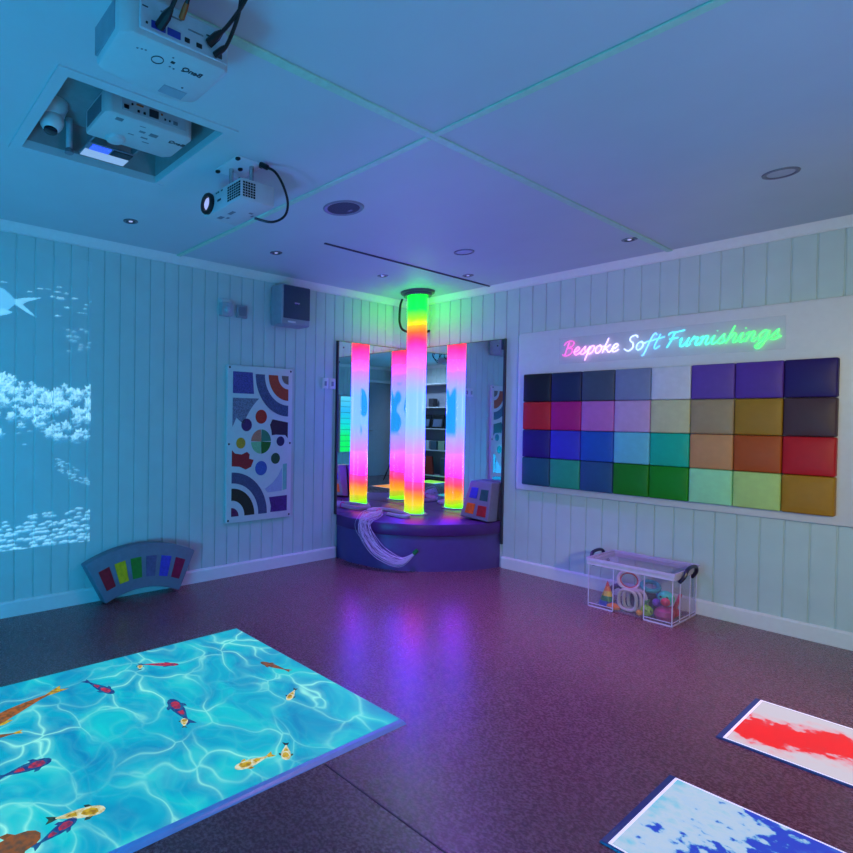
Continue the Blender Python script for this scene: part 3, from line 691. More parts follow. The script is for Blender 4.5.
# ------------------------------------------------------------------ neon sign
def neon():
    t = thing('neon_sign', 'neon script sign reading Bespoke Soft Furnishings above the cushions', 'sign', (2.18, -.045, 1.7))
    m = bpy.data.materials.new('clear_acrylic'); m.use_nodes = True; nt = m.node_tree
    tr = nd(m, 'BsdfTransparent'); tr.inputs['Color'].default_value = (.99, .995, 1, 1); mx = nd(m, 'MixShader'); mx.inputs['Fac'].default_value = .06
    nz = nd(m, 'TexNoise'); nz.inputs['Scale'].default_value = 4
    b = nt.nodes['Principled BSDF']; b.inputs['Base Color'].default_value = (.75, .76, .78, 1); b.inputs['Roughness'].default_value = .15
    nt.links.new(tr.outputs[0], mx.inputs[1]); nt.links.new(b.outputs[0], mx.inputs[2]); nt.links.new(mx.outputs[0], nt.nodes['Material Output'].inputs['Surface'])
    bm = NB(); box(bm, (1.517, -.0375, 1.693), (2.842, -.0325, 1.893), .001, 1); obj('acrylic_panel', bm, m, t, 0)
    G = {
     'B': ([[(.28, .0), (.34, .9), (.42, 1.75)], [(-.1, 1.35), (.1, 1.75), (.6, 1.88), (1.0, 1.6), (.85, 1.15), (.42, .98), (.9, .88), (1.02, .4), (.7, .03), (.2, .0), (-.02, .2)]], 1.2),
     'e': ([[(0, .38), (.4, .5), (.58, .8), (.38, 1.0), (.14, .72), (.14, .25), (.38, 0), (.78, .28)]], .74),
     's': ([[(0, .15), (.45, 1.0), (.46, .65), (.62, .28), (.38, 0), (.12, .14)], [(.5, .1), (.8, .3)]], .74),
     'p': ([[(0, .3), (.24, .95), (.18, .2), (.05, -.8)], [(.2, .55), (.5, 1.), (.76, .75), (.64, .2), (.36, 0), (.18, .2)]], .86),
     'o': ([[(.45, 1), (.14, .76), (.12, .25), (.38, 0), (.66, .3), (.66, .75), (.45, 1), (.6, .78), (.92, .8)]], .84),
     'k': ([[(.08, 0), (.2, .9), (.34, 1.8)], [(.72, .95), (.24, .5), (.45, .38), (.72, .02), (.98, .25)]], .92),
     'S': ([[(1.08, 1.5), (.86, 1.8), (.45, 1.68), (.38, 1.25), (.78, .85), (.84, .3), (.48, -.02), (.02, .28)]], 1.12),
     'f': ([[(.9, 1.6), (.7, 1.82), (.48, 1.4), (.3, .2), (.15, -.6), (.0, -.7)], [(.05, .9), (.4, .95), (.8, 1.05)]], .72),
     't': ([[(.5, 1.65), (.32, .8), (.26, .2), (.42, 0), (.75, .3)], [(.0, 1.1), (.4, 1.15), (.95, 1.3)]], .8),
     'F': ([[(.42, 1.7), (.3, .8), (.08, 0)], [(-.1, 1.45), (.1, 1.7), (.6, 1.72), (1.25, 1.85)], [(.1, .95), (.45, .98), (.85, 1.08)]], 1.08),
     'u': ([[(0, .7), (.16, .95), (.1, .3), (.3, 0), (.6, .4), (.74, .95)], [(.74, .95), (.66, .25), (.78, .02), (1., .25)]], .94),
     'r': ([[(0, .4), (.22, 1.05), (.28, .8), (.58, .88), (.48, .3), (.62, .02), (.84, .25)]], .78),
     'n': ([[(0, .75), (.2, .95), (.2, .5), (.1, 0)], [(.12, .3), (.42, .95), (.62, .85), (.55, .25), (.68, .0), (.94, .28)]], .9),
     'i': ([[(0, .45), (.22, .95), (.16, .25), (.3, 0), (.56, .28)], [(.34, 1.38), (.36, 1.46)]], .52),
     'h': ([[(.06, 0), (.2, .9), (.36, 1.8)], [(.12, .3), (.45, .95), (.66, .82), (.58, .25), (.7, 0), (.95, .28)]], .92),
     'g': ([[(.68, .85), (.42, 1.), (.14, .65), (.2, .12), (.48, .15), (.74, .95), (.62, -.2), (.36, -.8), (.06, -.55), (.5, -.05), (.95, .3)]], .92)}
    text = 'Bespoke Soft Furnishings'; unit = .058; slant = .22
    tot = sum(.55 if ch_ == ' ' else G[ch_][1] for ch_ in text); sx = 1.27/(tot*unit)
    stops = [(0, (196, 40, 150)), (.05, (236, 120, 214)), (.14, (240, 170, 246)), (.28, (204, 196, 250)), (.38, (170, 212, 255)), (.46, (60, 176, 250)), (.56, (30, 220, 236)), (.68, (10, 226, 170)), (.8, (6, 236, 80)), (1., (0, 250, 60))]
    x = 0.
    for ch_ in text:
        if ch_ == ' ': x += .55; continue
        st, adv = G[ch_]; f = x/tot
        for (a, ca), (b2, cb) in zip(stops, stops[1:]):
            if a <= f <= b2: k = (f-a)/(b2-a); col = tuple(ca[i]*(1-k)+cb[i]*k for i in range(3)); break
        bm = NB()
        for s in st:
            P = smooth_path([(1.545+(x+px+slant*pz)*unit*sx, -.0445, 1.755+pz*unit) for px, pz in s], 6)
            tube(bm, P, .0038, 8)
        o = obj('letter', bm, mat('neon_letter', (200, 200, 200), .3, emit=col, estr=2.0), t)
        x += adv
neon()

# ------------------------------------------------------------------ clear storage box of toys
def clear_plastic():
    m = bpy.data.materials.new('clear_plastic'); m.use_nodes = True; nt = m.node_tree
    tr = nd(m, 'BsdfTransparent'); tr.inputs['Color'].default_value = (.97, .965, .98, 1)
    b = nt.nodes['Principled BSDF']; b.inputs['Base Color'].default_value = (.78, .76, .84, 1); b.inputs['Roughness'].default_value = .18
    mx = nd(m, 'MixShader'); nz = nd(m, 'TexNoise'); nz.inputs['Scale'].default_value = 3
    nt.links.new(ramp(m, nz.outputs['Fac'], [(.3, (.05,)*3), (.7, (.085,)*3)]), mx.inputs['Fac'])
    nt.links.new(tr.outputs[0], mx.inputs[1]); nt.links.new(b.outputs[0], mx.inputs[2]); nt.links.new(mx.outputs[0], nt.nodes['Material Output'].inputs['Surface'])
    return m
def storage():
    X0, X1, Y0, Y1, Z1 = 1.937, 2.447, -.452, -.03, .335
    t = thing('storage_box', 'clear plastic lidded storage box full of toys by the right wall', 'storage box', ((X0+X1)/2, (Y0+Y1)/2, 0))
    cp = clear_plastic(); rb = mat('cloudy_plastic', (206, 196, 226), .3)
    ins = .012; bm = NB(); th = .003; zb = .006
    for lo, hi in (((X0+ins, Y0+ins, zb), (X1-ins, Y1-ins, zb+th)), ((X0+ins, Y0+ins, zb), (X1-ins, Y0+ins+th, Z1-.03)), ((X0+ins, Y1-ins-th, zb), (X1-ins, Y1-ins, Z1-.03)),
                   ((X0+ins, Y0+ins, zb), (X0+ins+th, Y1-ins, Z1-.03)), ((X1-ins-th, Y0+ins, zb), (X1-ins, Y1-ins, Z1-.03))): box(bm, lo, hi)
    obj('tub', bm, cp, t, 0)
    bm = NB(); q = .005
    for x in (X0+ins, X0+.165, X0+.345, X1-ins): box(bm, (x-q/2, Y0+ins-.004, .006), (x+q/2, Y0+ins, Z1-.03))
    for y in (Y0+.13, Y0+.30, Y1-ins): box(bm, (X1-ins, y-q/2, .006), (X1-ins+.004, y+q/2, Z1-.03))
    for z, w in ((0., .008), (.022, .004)):
        for x0, x1 in ((X0+ins, X0+.165), (X0+.345, X1-ins)): box(bm, (x0, Y0+ins-.004, z), (x1, Y0+ins, z+w))
        box(bm, (X1-ins, Y0+ins, z), (X1-ins+.004, Y1-ins, z+w))
    for lo, hi in (((X0+.002, Y0+.002, Z1-.05), (X1-.002, Y0+.012, Z1-.022)), ((X0+.002, Y1-.012, Z1-.05), (X1-.002, Y1-.002, Z1-.022)), ((X0+.002, Y0+.012, Z1-.05), (X0+.012, Y1-.012, Z1-.022)), ((X1-.012, Y0+.012, Z1-.05), (X1-.002, Y1-.012, Z1-.022))): box(bm, lo, hi)
    obj('rib', bm, cp if False else mat('frosted_rib', (214, 206, 232), .35), t, 0)
    bm = NB(); box(bm, (X0, Y0, Z1-.02), (X1, Y1, Z1-.012), .003, 1); box(bm, (X0+.03, Y0+.03, Z1-.012), (X1-.03, Y1-.03, Z1), .004, 1); lid = obj('lid', bm, cp, t, 0)
    bm = NB()
    for lo, hi in (((X0-.002, Y0-.002, Z1-.024), (X1+.002, Y0+.003, Z1-.006)), ((X0-.002, Y1-.003, Z1-.024), (X1+.002, Y1+.002, Z1-.006)), ((X0-.002, Y0+.003, Z1-.024), (X0+.003, Y1-.003, Z1-.006)), ((X1-.003, Y0+.003, Z1-.024), (X1+.002, Y1-.003, Z1-.006))): box(bm, lo, hi)
    obj('rim', bm, mat('frosted_rim', (206, 196, 228), .35), lid, 0)
    for x, s in ((X1+.002, 1), (X0-.002, -1)):
        bm = NB(); yc = (Y0+Y1)/2
        P = [(x-s*.01, yc-.11, Z1-.075), (x+s*.014, yc-.10, Z1-.035), (x+s*.02, yc-.075, Z1+.004), (x+s*.02, yc, Z1+.014), (x+s*.02, yc+.075, Z1+.004), (x+s*.014, yc+.10, Z1-.035), (x-s*.01, yc+.11, Z1-.075)]
        tube(bm, smooth_path(P, 4), .011, 8); o = obj('clip_handle', bm, mat('navy_plastic', (26, 26, 66), .35), t); o['label'] = 'dark navy clip handle'
    # ---- contents
    zf = .0095; yf = Y0+.06; G = 'toys inside the clear storage box'
    def toy(name, bm, m, label, cat, par=None, sm=35): return tag(obj(name, bm, m, None, sm), label, cat, G)
    o = thing('rainbow_shaker', 'rainbow striped cone shaker standing at the left inside the box', 'toy', (2.02, -.30, zf), G)
    for k, c in enumerate(((30, 60, 160), (30, 140, 60), (236, 200, 30), (236, 120, 20), (206, 30, 40))):
        bm = NB(); r0 = .052-.010*k; lathe(bm, [(r0, 0), (r0-.0095, .031)], (2.025, -.335, zf+.0315*k), n=24); s = obj('stripe', bm, mat('stripe', c, .4), o); s['label'] = ['blue', 'green', 'yellow', 'orange', 'red'][k]+' stripe'
    def ringtoy(c, R, r, rgb, ax, label, name='ring_toy', cat='toy', arc=(0, 2*PI)):
        A = Vector(ax).normalized(); u = A.orthogonal().normalized(); v = A.cross(u); n = 28
        P = [Vector(c)+(u*math.cos(2*PI*k/n)+v*math.sin(2*PI*k/n))*R for k in range(n)]
        bm = NB(); tube(bm, P, r, 8, closed=True); return toy(name, bm, mat('ring_colour', rgb, .35), label, cat)
    o = ringtoy((2.125, -.255, .185), .062, .011, (224, 206, 204), (.3, -.8, .5), 'white ring tambourine with red band on top of the pile', 'tambourine')
    bm = NB(); A = Vector((.3, -.8, .5)).normalized(); u = A.orthogonal().normalized(); v = A.cross(u)
    tube(bm, [Vector((2.125, -.255, .185))+(u*math.cos(2*PI*k/28)+v*math.sin(2*PI*k/28))*.05 for k in range(28)], .006, 8, closed=True); obj('red_band', bm, mat('red_band', (206, 50, 60), .4), o)
    ringtoy((2.25, -.25, .175), .046, .015, (16, 150, 150), (.2, -.4, .9), 'teal plastic ring lying on the pile', 'toy_ring')
    for k in range(3):                       # three wrist-bell loops
        yb = yf+.012+.027*k; xb = 2.165+.018*k; n = 28; A = []
        for j in range(n):
            a = 2*PI*j/n; A.append((xb+.052*math.copysign(abs(math.cos(a))**.7, math.cos(a))*1., yb, zf+.075+.064*math.copysign(abs(math.sin(a))**.7, math.sin(a))))
        bm = NB(); tube(bm, A, .0105, 8, closed=True); toy('wrist_loop', bm, mat('beige_strap', (206, 190, 190), .5), ['front pale oval loop standing in the middle of the box', 'middle pale oval loop of the three', 'rear pale oval loop of the three'][k], 'toy')
    bm = NB(); hexa(bm, [(2.11, -.28, zf), (2.26, -.28, zf), (2.26, -.12, zf), (2.11, -.12, zf), (2.12, -.27, .11), (2.25, -.27, .115), (2.25, -.13, .11), (2.12, -.13, .11)], .012, 2); toy('bean_bag', bm, mat('grey_cloth', (58, 52, 84), .7), 'dark grey cloth bag behind the pale loops', 'toy')
    bm = NB(); c = Vector((2.246, -.412, zf+.022)); ball(bm, c, .015, n=16)
    for k in range(40):
        z = 1-2*(k+.5)/40; a = k*2.399; d = Vector((math.sqrt(1-z*z)*math.cos(a), math.sqrt(1-z*z)*math.sin(a), z)); tube(bm, [c+d*.013, c+d*.0215], [.003, .0008], 5)
    toy('spiky_ball', bm, mat('yellow_rubber', (240, 170, 20), .35), 'small yellow spiky ball at the bottom middle of the box', 'ball')
    bm = NB(); c = Vector((2.275, -.37, zf+.036))
    for k in range(9):
        A = Vector((math.sin(k*1.1), math.cos(k*1.7), math.sin(k*.8+.5))).normalized(); u = A.orthogonal().normalized(); v = A.cross(u)
        tube(bm, [c+(u*math.cos(2*PI*j/20)+v*math.sin(2*PI*j/20))*.031 for j in range(20)], .0042, 6, closed=True)
    toy('lattice_ball', bm, mat('lime_rubber', (150, 210, 20), .4), 'lime green lattice ball at the right front of the box', 'ball')
    bm = NB(); ball(bm, (2.345, -.27, .125), .046, n=24); o = toy('toy_animal', bm, mat('aqua_rubber', (40, 210, 170), .4), 'aqua round toy with dark eyes high at the right', 'toy')
    for s in (-.016, .02):
        bm = NB(); ball(bm, (2.345+s, -.311, .137), .0075, n=10); obj('eye', bm, M_black, o)
    bm = NB(); lathe(bm, [(0, 0), (.04, .004), (.055, .03), (.05, .06), (.02, .085), (0, .088)], (2.368, -.362, zf), n=24); toy('pink_shaker', bm, mat('pink_rubber', (176, 40, 110), .4), 'purple pink rounded shaker in the right front corner', 'toy')
    bm = NB(); ball(bm, (2.372, -.362, .124), .026, n=18); toy('red_ball', bm, mat('red_rubber', (226, 60, 80), .4), 'small red ball on top of the pink shaker', 'ball')
    bm = NB(); lathe(bm, [(.03, 0), (.034, .02), (.034, .09), (.028, .1), (0, .1)], (2.305, -.20, zf), n=20); lathe(bm, [(.04, .1), (.04, .13), (0, .135)], (2.305, -.20, zf), n=20); toy('drum_shaker', bm, mat('blue_plastic', (30, 90, 150), .4), 'dark blue cylinder shaker at the back right of the box', 'toy')
    bm = NB(); tube(bm, smooth_path([(1.99, -.22, .027), (2.0, -.21, .09), (2.04, -.20, .12), (2.07, -.17, .09)], 5), .016, 8); toy('soft_snake', bm, mat('purple_cloth', (92, 52, 120), .6), 'purple soft tube toy behind the rainbow shaker', 'toy')
storage()
G = 'toys inside the clear storage box'
bm = NB(); tube(bm, [(2.385, -.25, .06), (2.39, -.20, .11), (2.392, -.17, .145)], [.012, .010, .009], 8); ball(bm, (2.383, -.255, .0445), .034, n=18)
tag(obj('maraca', bm, mat('maraca_red', (210, 50, 90), .4)), 'red pink maraca lying against the right end of the box', 'maraca', G)
bm = NB(); box(bm, (2.235, -.345, .0095), (2.262, -.30, .085), .004, 2); box(bm, (2.23, -.35, .085), (2.267, -.295, .10), .003, 1)
tag(obj('toy_block', bm, mat('green_block', (40, 150, 70), .4)), 'small upright green toy block beside the pale loops', 'toy', G)
bm = NB(); ball(bm, (2.31, -.315, .095), .026, n=18); tag(obj('purple_ball', bm, mat('violet_rubber', (120, 60, 180), .4)), 'small purple ball above the lime lattice ball', 'ball', G)
bm = NB(); lathe(bm, [(.038, 0), (.04, .006), (.04, .016), (.034, .02), (.0, .02)], (2.085, -.385, .0098), n=24); lathe(bm, [(.03, .02), (.012, .034), (0, .035)], (2.085, -.385, .0098), n=20, cap=False)
tag(obj('castanet', bm, mat('orange_wood', (224, 130, 40), .4)), 'round orange castanet flat on the left floor of the box', 'castanet', G)

# ------------------------------------------------------------------ ceiling hatch and the things in it
HT = 2.57
t = thing('ceiling_recess', 'square recessed opening in the ceiling holding a projector', 'ceiling recess', ((HX0+HX1)/2, (HY0+HY1)/2, H))
bm = NB(); e = .012
for lo, hi in (((HX0-e, HY0-e, H+.03), (HX0, HY1+e, HT)), ((HX1, HY0-e, H+.03), (HX1+e, HY1+e, HT)), ((HX0, HY0-e, H+.03), (HX1, HY0, HT)), ((HX0, HY1, H+.03), (HX1, HY1+e, HT)), ((HX0-e, HY0-e, HT), (HX1+e, HY1+e, HT+.01))): box(bm, lo, hi)
obj('lining', bm, mat('recess_board', (150, 150, 152), .7), t, 0)
bm = NB(); g = .045
for lo, hi in (((HX0-g, HY0-g, H-.006), (HX0, HY1+g, H)), ((HX1, HY0-g, H-.006), (HX1+g, HY1+g, H)), ((HX0, HY0-g, H-.006), (HX1, HY0, H)), ((HX0, HY1, H-.006), (HX1, HY1+g*.3, H))): box(bm, lo, hi)
obj('frame', bm, M_ceil, t, 0)

def text3d(body, size, M, m, parent, name='lettering'):
    cu = bpy.data.curves.new(name, 'FONT'); cu.body = body; cu.size = size; cu.extrude = .0006; cu.align_x = 'CENTER'; cu.align_y = 'CENTER'; cu.offset = size*.02
    tmp = bpy.data.objects.new('tmp_text', cu); C.objects.link(tmp); dg = bpy.context.evaluated_depsgraph_get(); dg.update()
    me = bpy.data.meshes.new_from_object(tmp.evaluated_get(dg)); bm = NB(); bm.from_mesh(me); bm.transform(M)
    bpy.data.objects.remove(tmp); bpy.data.curves.remove(cu); bpy.data.meshes.remove(me)
    return obj(name, bm, m, parent, 0)
def down_matrix(p, right, up):
    r = Vector(right); u = Vector(up); n = r.cross(u); M = Matrix((r, u, n)).transposed().to_4x4(); M.translation = Vector(p); return M

M_proj = mat('projector_shell', (196, 198, 200), .35, var=.02)
M_port = mat('port_blue', (40, 50, 160), .35); M_orange = mat('orange_plug', (190, 90, 30), .4)
def plug_cable(par, pts, r=.006, m=None, plug=(.03, .018)):
    P = smooth_path(pts, 5); bm = NB(); tube(bm, P, r, 8); o = obj('cable', bm, M_black, par)
    bm = NB(); d = (Vector(pts[1])-Vector(pts[0])).normalized(); p0 = Vector(pts[0])
    tube(bm, [p0-d*.002, p0+d*plug[0]*.6, p0+d*plug[0]], [plug[1]*.62, plug[1]*.6, r*1.1], 8); obj('plug', bm, m or M_black, o)
def projector1():
    x0, x1, y0, y1, z0, z1 = 2.162, 2.382, -3.957, -3.642, 2.20, 2.312
    t = thing('projector', 'large white projector nearest the camera with cables plugged in its back', 'projector', ((x0+x1)/2, (y0+y1)/2, z0), 'ceiling projectors')
    bm = NB(); pts = [(x0+.02, y0+.006), (x1-.03, y0), (x1-.006, y0+.03), (x1, y1-.02), (x1-.01, y1), (x0+.02, y1), (x0-.008, y1-.05), (x0-.012, (y0+y1)/2), (x0+.005, y0+.03)]
    prism(bm, pts, lambda a, b: (a, b, z0), lambda a, b: (a, b, z1), .012); body = obj('body', bm, M_proj, t)
    bm = NB(); box(bm, (x1-.006, y0+.045, z0+.016), (x1+.0015, y1-.012, z1-.012), .002, 1); o = obj('socket_panel', bm, mat('panel_white', (196, 204, 214), .4), t, 0)
    px = x1+.0012
    for (ya, yb, za, zb, m) in ((.075, .115, .026, .045, M_port), (.12, .158, .026, .045, M_port), (.17, .185, .028, .04, M_black), (.205, .222, .028, .04, M_black), (.06, .066, .03, .036, M_black), (.265, .285, .024, .04, M_dark), (.18, .225, .062, .066, M_grey), (.10, .16, .075, .079, M_grey), (.235, .27, .07, .074, M_dark), (.05, .066, .07, .073, M_dark)):
        bm = NB(); box(bm, (px-.002, y0+ya, z0+za), (px+.0025, y0+yb, z0+zb), .001, 1); obj('socket', bm, m, o, 0)
    bm = NB(); box(bm, (x0+.03, y0-.0015, z0+.02), (x1-.05, y0+.008, z1-.015), .002, 1); obj('side_vent', bm, mat('vent_grey', (140, 146, 156), .5, bump=.5), t, 0)
    # control ring, buttons, mark and door on the underside
    bm = NB(); c = Vector((2.312, -3.83, z0-.0008)); tube(bm, [c+Vector((math.cos(2*PI*k/28)*.016, math.sin(2*PI*k/28)*.016, 0)) for k in range(28)], .0014, 6, closed=True)
    obj('control_ring', bm, M_dark, t)
    bm = NB(); box(bm, (2.322, -3.797, z0-.0012), (2.331, -3.786, z0+.001)); obj('button', bm, M_dark, t, 0)
    for (x, y) in ((2.330, -3.872), (2.328, -3.882), (2.325, -3.893), (2.345, -3.80), (2.305, -3.79), (2.302, -3.777)):
        bm = NB(); lathe(bm, [(.0032, 0), (.0028, -.0012), (0, -.0014)], (x, y, z0+.0002), n=10); obj('button', bm, M_grey, t)
    text3d('BenQ', .026, down_matrix((2.318, -3.728, z0-.0006), (0, -1, 0), (1, 0, 0)), M_dark, t)
    bm = NB(); box(bm, (2.178, -3.765, z0-.0015), (2.22, -3.69, z0+.004), .001, 1); obj('lens_door', bm, mat('door_shade', (150, 160, 172), .4), t, 0)
    bm = NB(); lathe(bm, [(.004, 0), (.003, -.001), (0, -.0012)], (2.236, -3.715, z0+.0002), n=10); obj('screw', bm, M_dark, t)
    bm = NB(); lathe(bm, [(.0, -.012), (.034, -.012), (.036, .0), (.036, .03)], (x0-.006, -3.73, z0+.058), (1, 0, 0), 28); obj('lens', bm, mat('lens_glass', (20, 24, 34), .08), t)
    bm = NB(); lathe(bm, [(.025, 0), (.025, H-z1-.012), (.06, H-z1-.012), (.06, H-z1)], (2.27, -3.80, z1), n=24); obj('ceiling_mount', bm, M_proj, t)
    plug_cable(t, [(x1+.004, y0+.098, z0+.038), (x1+.05, y0+.103, z0+.052), (x1+.10, y0+.108, z0+.10), (x1+.09, y0+.11, z0+.17), (x1+.05, y0+.11, H-.002)], .006, None, (.055, .022))
    plug_cable(t, [(x1+.004, y0+.16, z0+.085), (x1+.04, y0+.155, z0+.10), (x1+.08, y0+.15, z0+.14), (x1+.07, y0+.15, H-.002)], .006, M_orange, (.04, .014))
    plug_cable(t, [(x1+.004, y0+.243, z0+.052), (x1+.05, y0+.265, z0+.075), (x1+.10, y0+.29, z0+.125), (x1+.11, y0+.30, z0+.17), (x1+.09, y0+.30, H-.002)], .0055, None, (.045, .02))
    plug_cable(t, [(x1+.004, y0+.262, z0+.028), (x1+.035, y0+.277, z0+.04), (x1+.08, y0+.285, z0+.10), (x1+.10, y0+.28, z0+.15), (x1+.08, y0+.275, H-.002)], .0055, None, (.035, .014))
projector1()
def projector2():
    x0, x1, y0, y1, z0, z1 = 1.385, 1.622, -3.712, -3.335, 2.40, 2.495
    t = thing('projector', 'white projector hung inside the square ceiling recess', 'projector', ((x0+x1)/2, (y0+y1)/2, z0), 'ceiling projectors')
    bm = NB(); prism(bm, [(x0, y0+.01), (x0+.01, y0), (x1-.02, y0), (x1, y0+.02), (x1, y1-.02), (x1-.02, y1), (x0+.03, y1), (x0, y1-.03)], lambda a, b: (a, b, z0), lambda a, b: (a, b, z1), .008); obj('body', bm, M_proj, t)
    bm = NB(); box(bm, (x1-.004, y0+.06, z0+.02), (x1+.0015, y1-.04, z1-.01), .001, 1); o = obj('socket_panel', bm, mat('panel_pale', (186, 190, 196), .4), t, 0)
    for (ya, yb, za, zb, m) in ((.07, .09, .03, .045, M_black), (.1, .108, .05, .058, M_black), (.125, .135, .03, .04, M_black), (.15, .16, .03, .04, M_black), (.175, .215, .03, .06, M_dark), (.225, .233, .05, .058, M_orange), (.24, .248, .035, .043, M_dark), (.26, .268, .035, .043, M_dark), (.12, .15, .055, .062, M_orange), (.28, .30, .03, .045, M_grey)):
        bm = NB(); box(bm, (x1, y0+ya, z0+za), (x1+.004, y0+yb, z0+zb), .001, 1); obj('socket', bm, m, o, 0)
    bm = NB(); box(bm, (x0+.03, y0-.0015, z0+.015), (x1-.05, y0+.005, z1-.015), .001, 1); obj('side_vent', bm, mat('vent_mid', (110, 116, 126), .5, bump=.5), t, 0)
    for (xa, ya, xb, yb) in ((1.575, -3.66, 1.598, -3.63), (1.54, -3.545, 1.555, -3.52), (1.535, -3.50, 1.56, -3.465), (1.50, -3.52, 1.51, -3.49), (1.585, -3.56, 1.589, -3.535), (1.47, -3.50, 1.476, -3.47), (1.50, -3.575, 1.506, -3.55)):
        bm = NB(); box(bm, (xa, ya, z0-.0008), (xb, yb, z0+.001)); obj('sticker', bm, M_grey, t, 0)
    text3d('BenQ', .03, down_matrix((1.545, -3.375, z0-.0006), (0, -1, 0), (1, 0, 0)), M_dark, t)
    bm = NB(); lathe(bm, [(0, 0), (.042, 0), (.036, -.012), (.02, -.018), (0, -.019)], (1.43, -3.60, z0+.001), n=28); obj('lens_hood', bm, M_proj, t)
    bm = NB(); lathe(bm, [(.05, 0), (.05, HT-z1-.001)], (1.52, -3.52, z1), n=24); obj('ceiling_mount', bm, M_dark, t)
    # mirror tray that folds the picture down to the floor
    bm = NB(); q = [(1.30, -3.63, 2.455), (1.30, -3.47, 2.455), (1.20, -3.46, 2.455), (1.20, -3.64, 2.455)]
    hexa(bm, [(1.165, -3.665, 2.415), (1.295, -3.665, 2.415), (1.295, -3.455, 2.415), (1.165, -3.455, 2.415), (1.165, -3.665, 2.425), (1.295, -3.665, 2.425), (1.295, -3.455, 2.425), (1.165, -3.455, 2.425)], .003, 1)
    tr = obj('mirror_tray', bm, mat('tray_grey', (120, 126, 140), .4), t, 0)
    bm = NB(); box(bm, (1.168, -3.66, 2.412), (1.235, -3.46, 2.4152)); o = obj('mirror_glass', bm, mat('mirror_beam_glow', (60, 70, 90), .2, emit=(150, 196, 250), estr=.75), tr, 0); o['label'] = 'mirror glass with projector light painted in'  # reflected projector light put into the glass as emission
    bm = NB(); box(bm, (1.243, -3.645, 2.411), (1.292, -3.56, 2.4152)); o = obj('beam_glow_pane', bm, mat('blue_beam_glow', (60, 90, 200), .2, emit=(50, 84, 230), estr=1.2, var=.6, scale=200), tr, 0); o['label'] = 'glass with blue projector light painted in'  # blue beam painted as a glowing pane
    bm = NB(); box(bm, (1.243, -3.55, 2.411), (1.292, -3.462, 2.4152)); obj('dark_shield', bm, M_dark, tr, 0)
    bm = NB()
    for y in (-3.66, -3.46): box(bm, (1.27, y-.004, 2.42), (1.39, y+.004, 2.45))
    obj('tray_arm', bm, M_grey, t, 0)
projector2()
t = thing('security_camera', 'white dome camera in the left end of the ceiling recess', 'camera', (1.225, -3.80, 2.44), None)
bm = NB(); lathe(bm, [(.066, HT-.001-2.45), (.066, HT-.02-2.45), (.06, .088), (.05, .06)], (1.225, -3.80, 2.45), n=32); obj('base', bm, M_white, t)
bm = NB(); ball(bm, (1.225, -3.80, 2.492), .05, n=28); o = obj('eyeball', bm, M_white, t)
bm = NB(); d = Vector((.1, -.12, -.95)).normalized(); lathe(bm, [(.028, .038), (.028, .049), (.023, .052), (0, .052)], (1.225, -3.80, 2.492), d, 24); obj('lens', bm, mat('dark_lens', (34, 30, 42), .15), o)
bm = NB(); tube(bm, [(1.14, -3.70, H+.02), (1.14, -3.70, HT-.001)], .014, 14)
t = tag(obj('support_strut', bm, mat('pale_strut', (200, 206, 214), .35)), 'pale upright strut beside the projector in the ceiling recess', 'strut')
bm = NB(); lathe(bm, [(.02, 0), (.02, .015), (.015, .02)], (1.14, -3.70, H+.005), n=14); obj('foot', bm, M_grey, t)
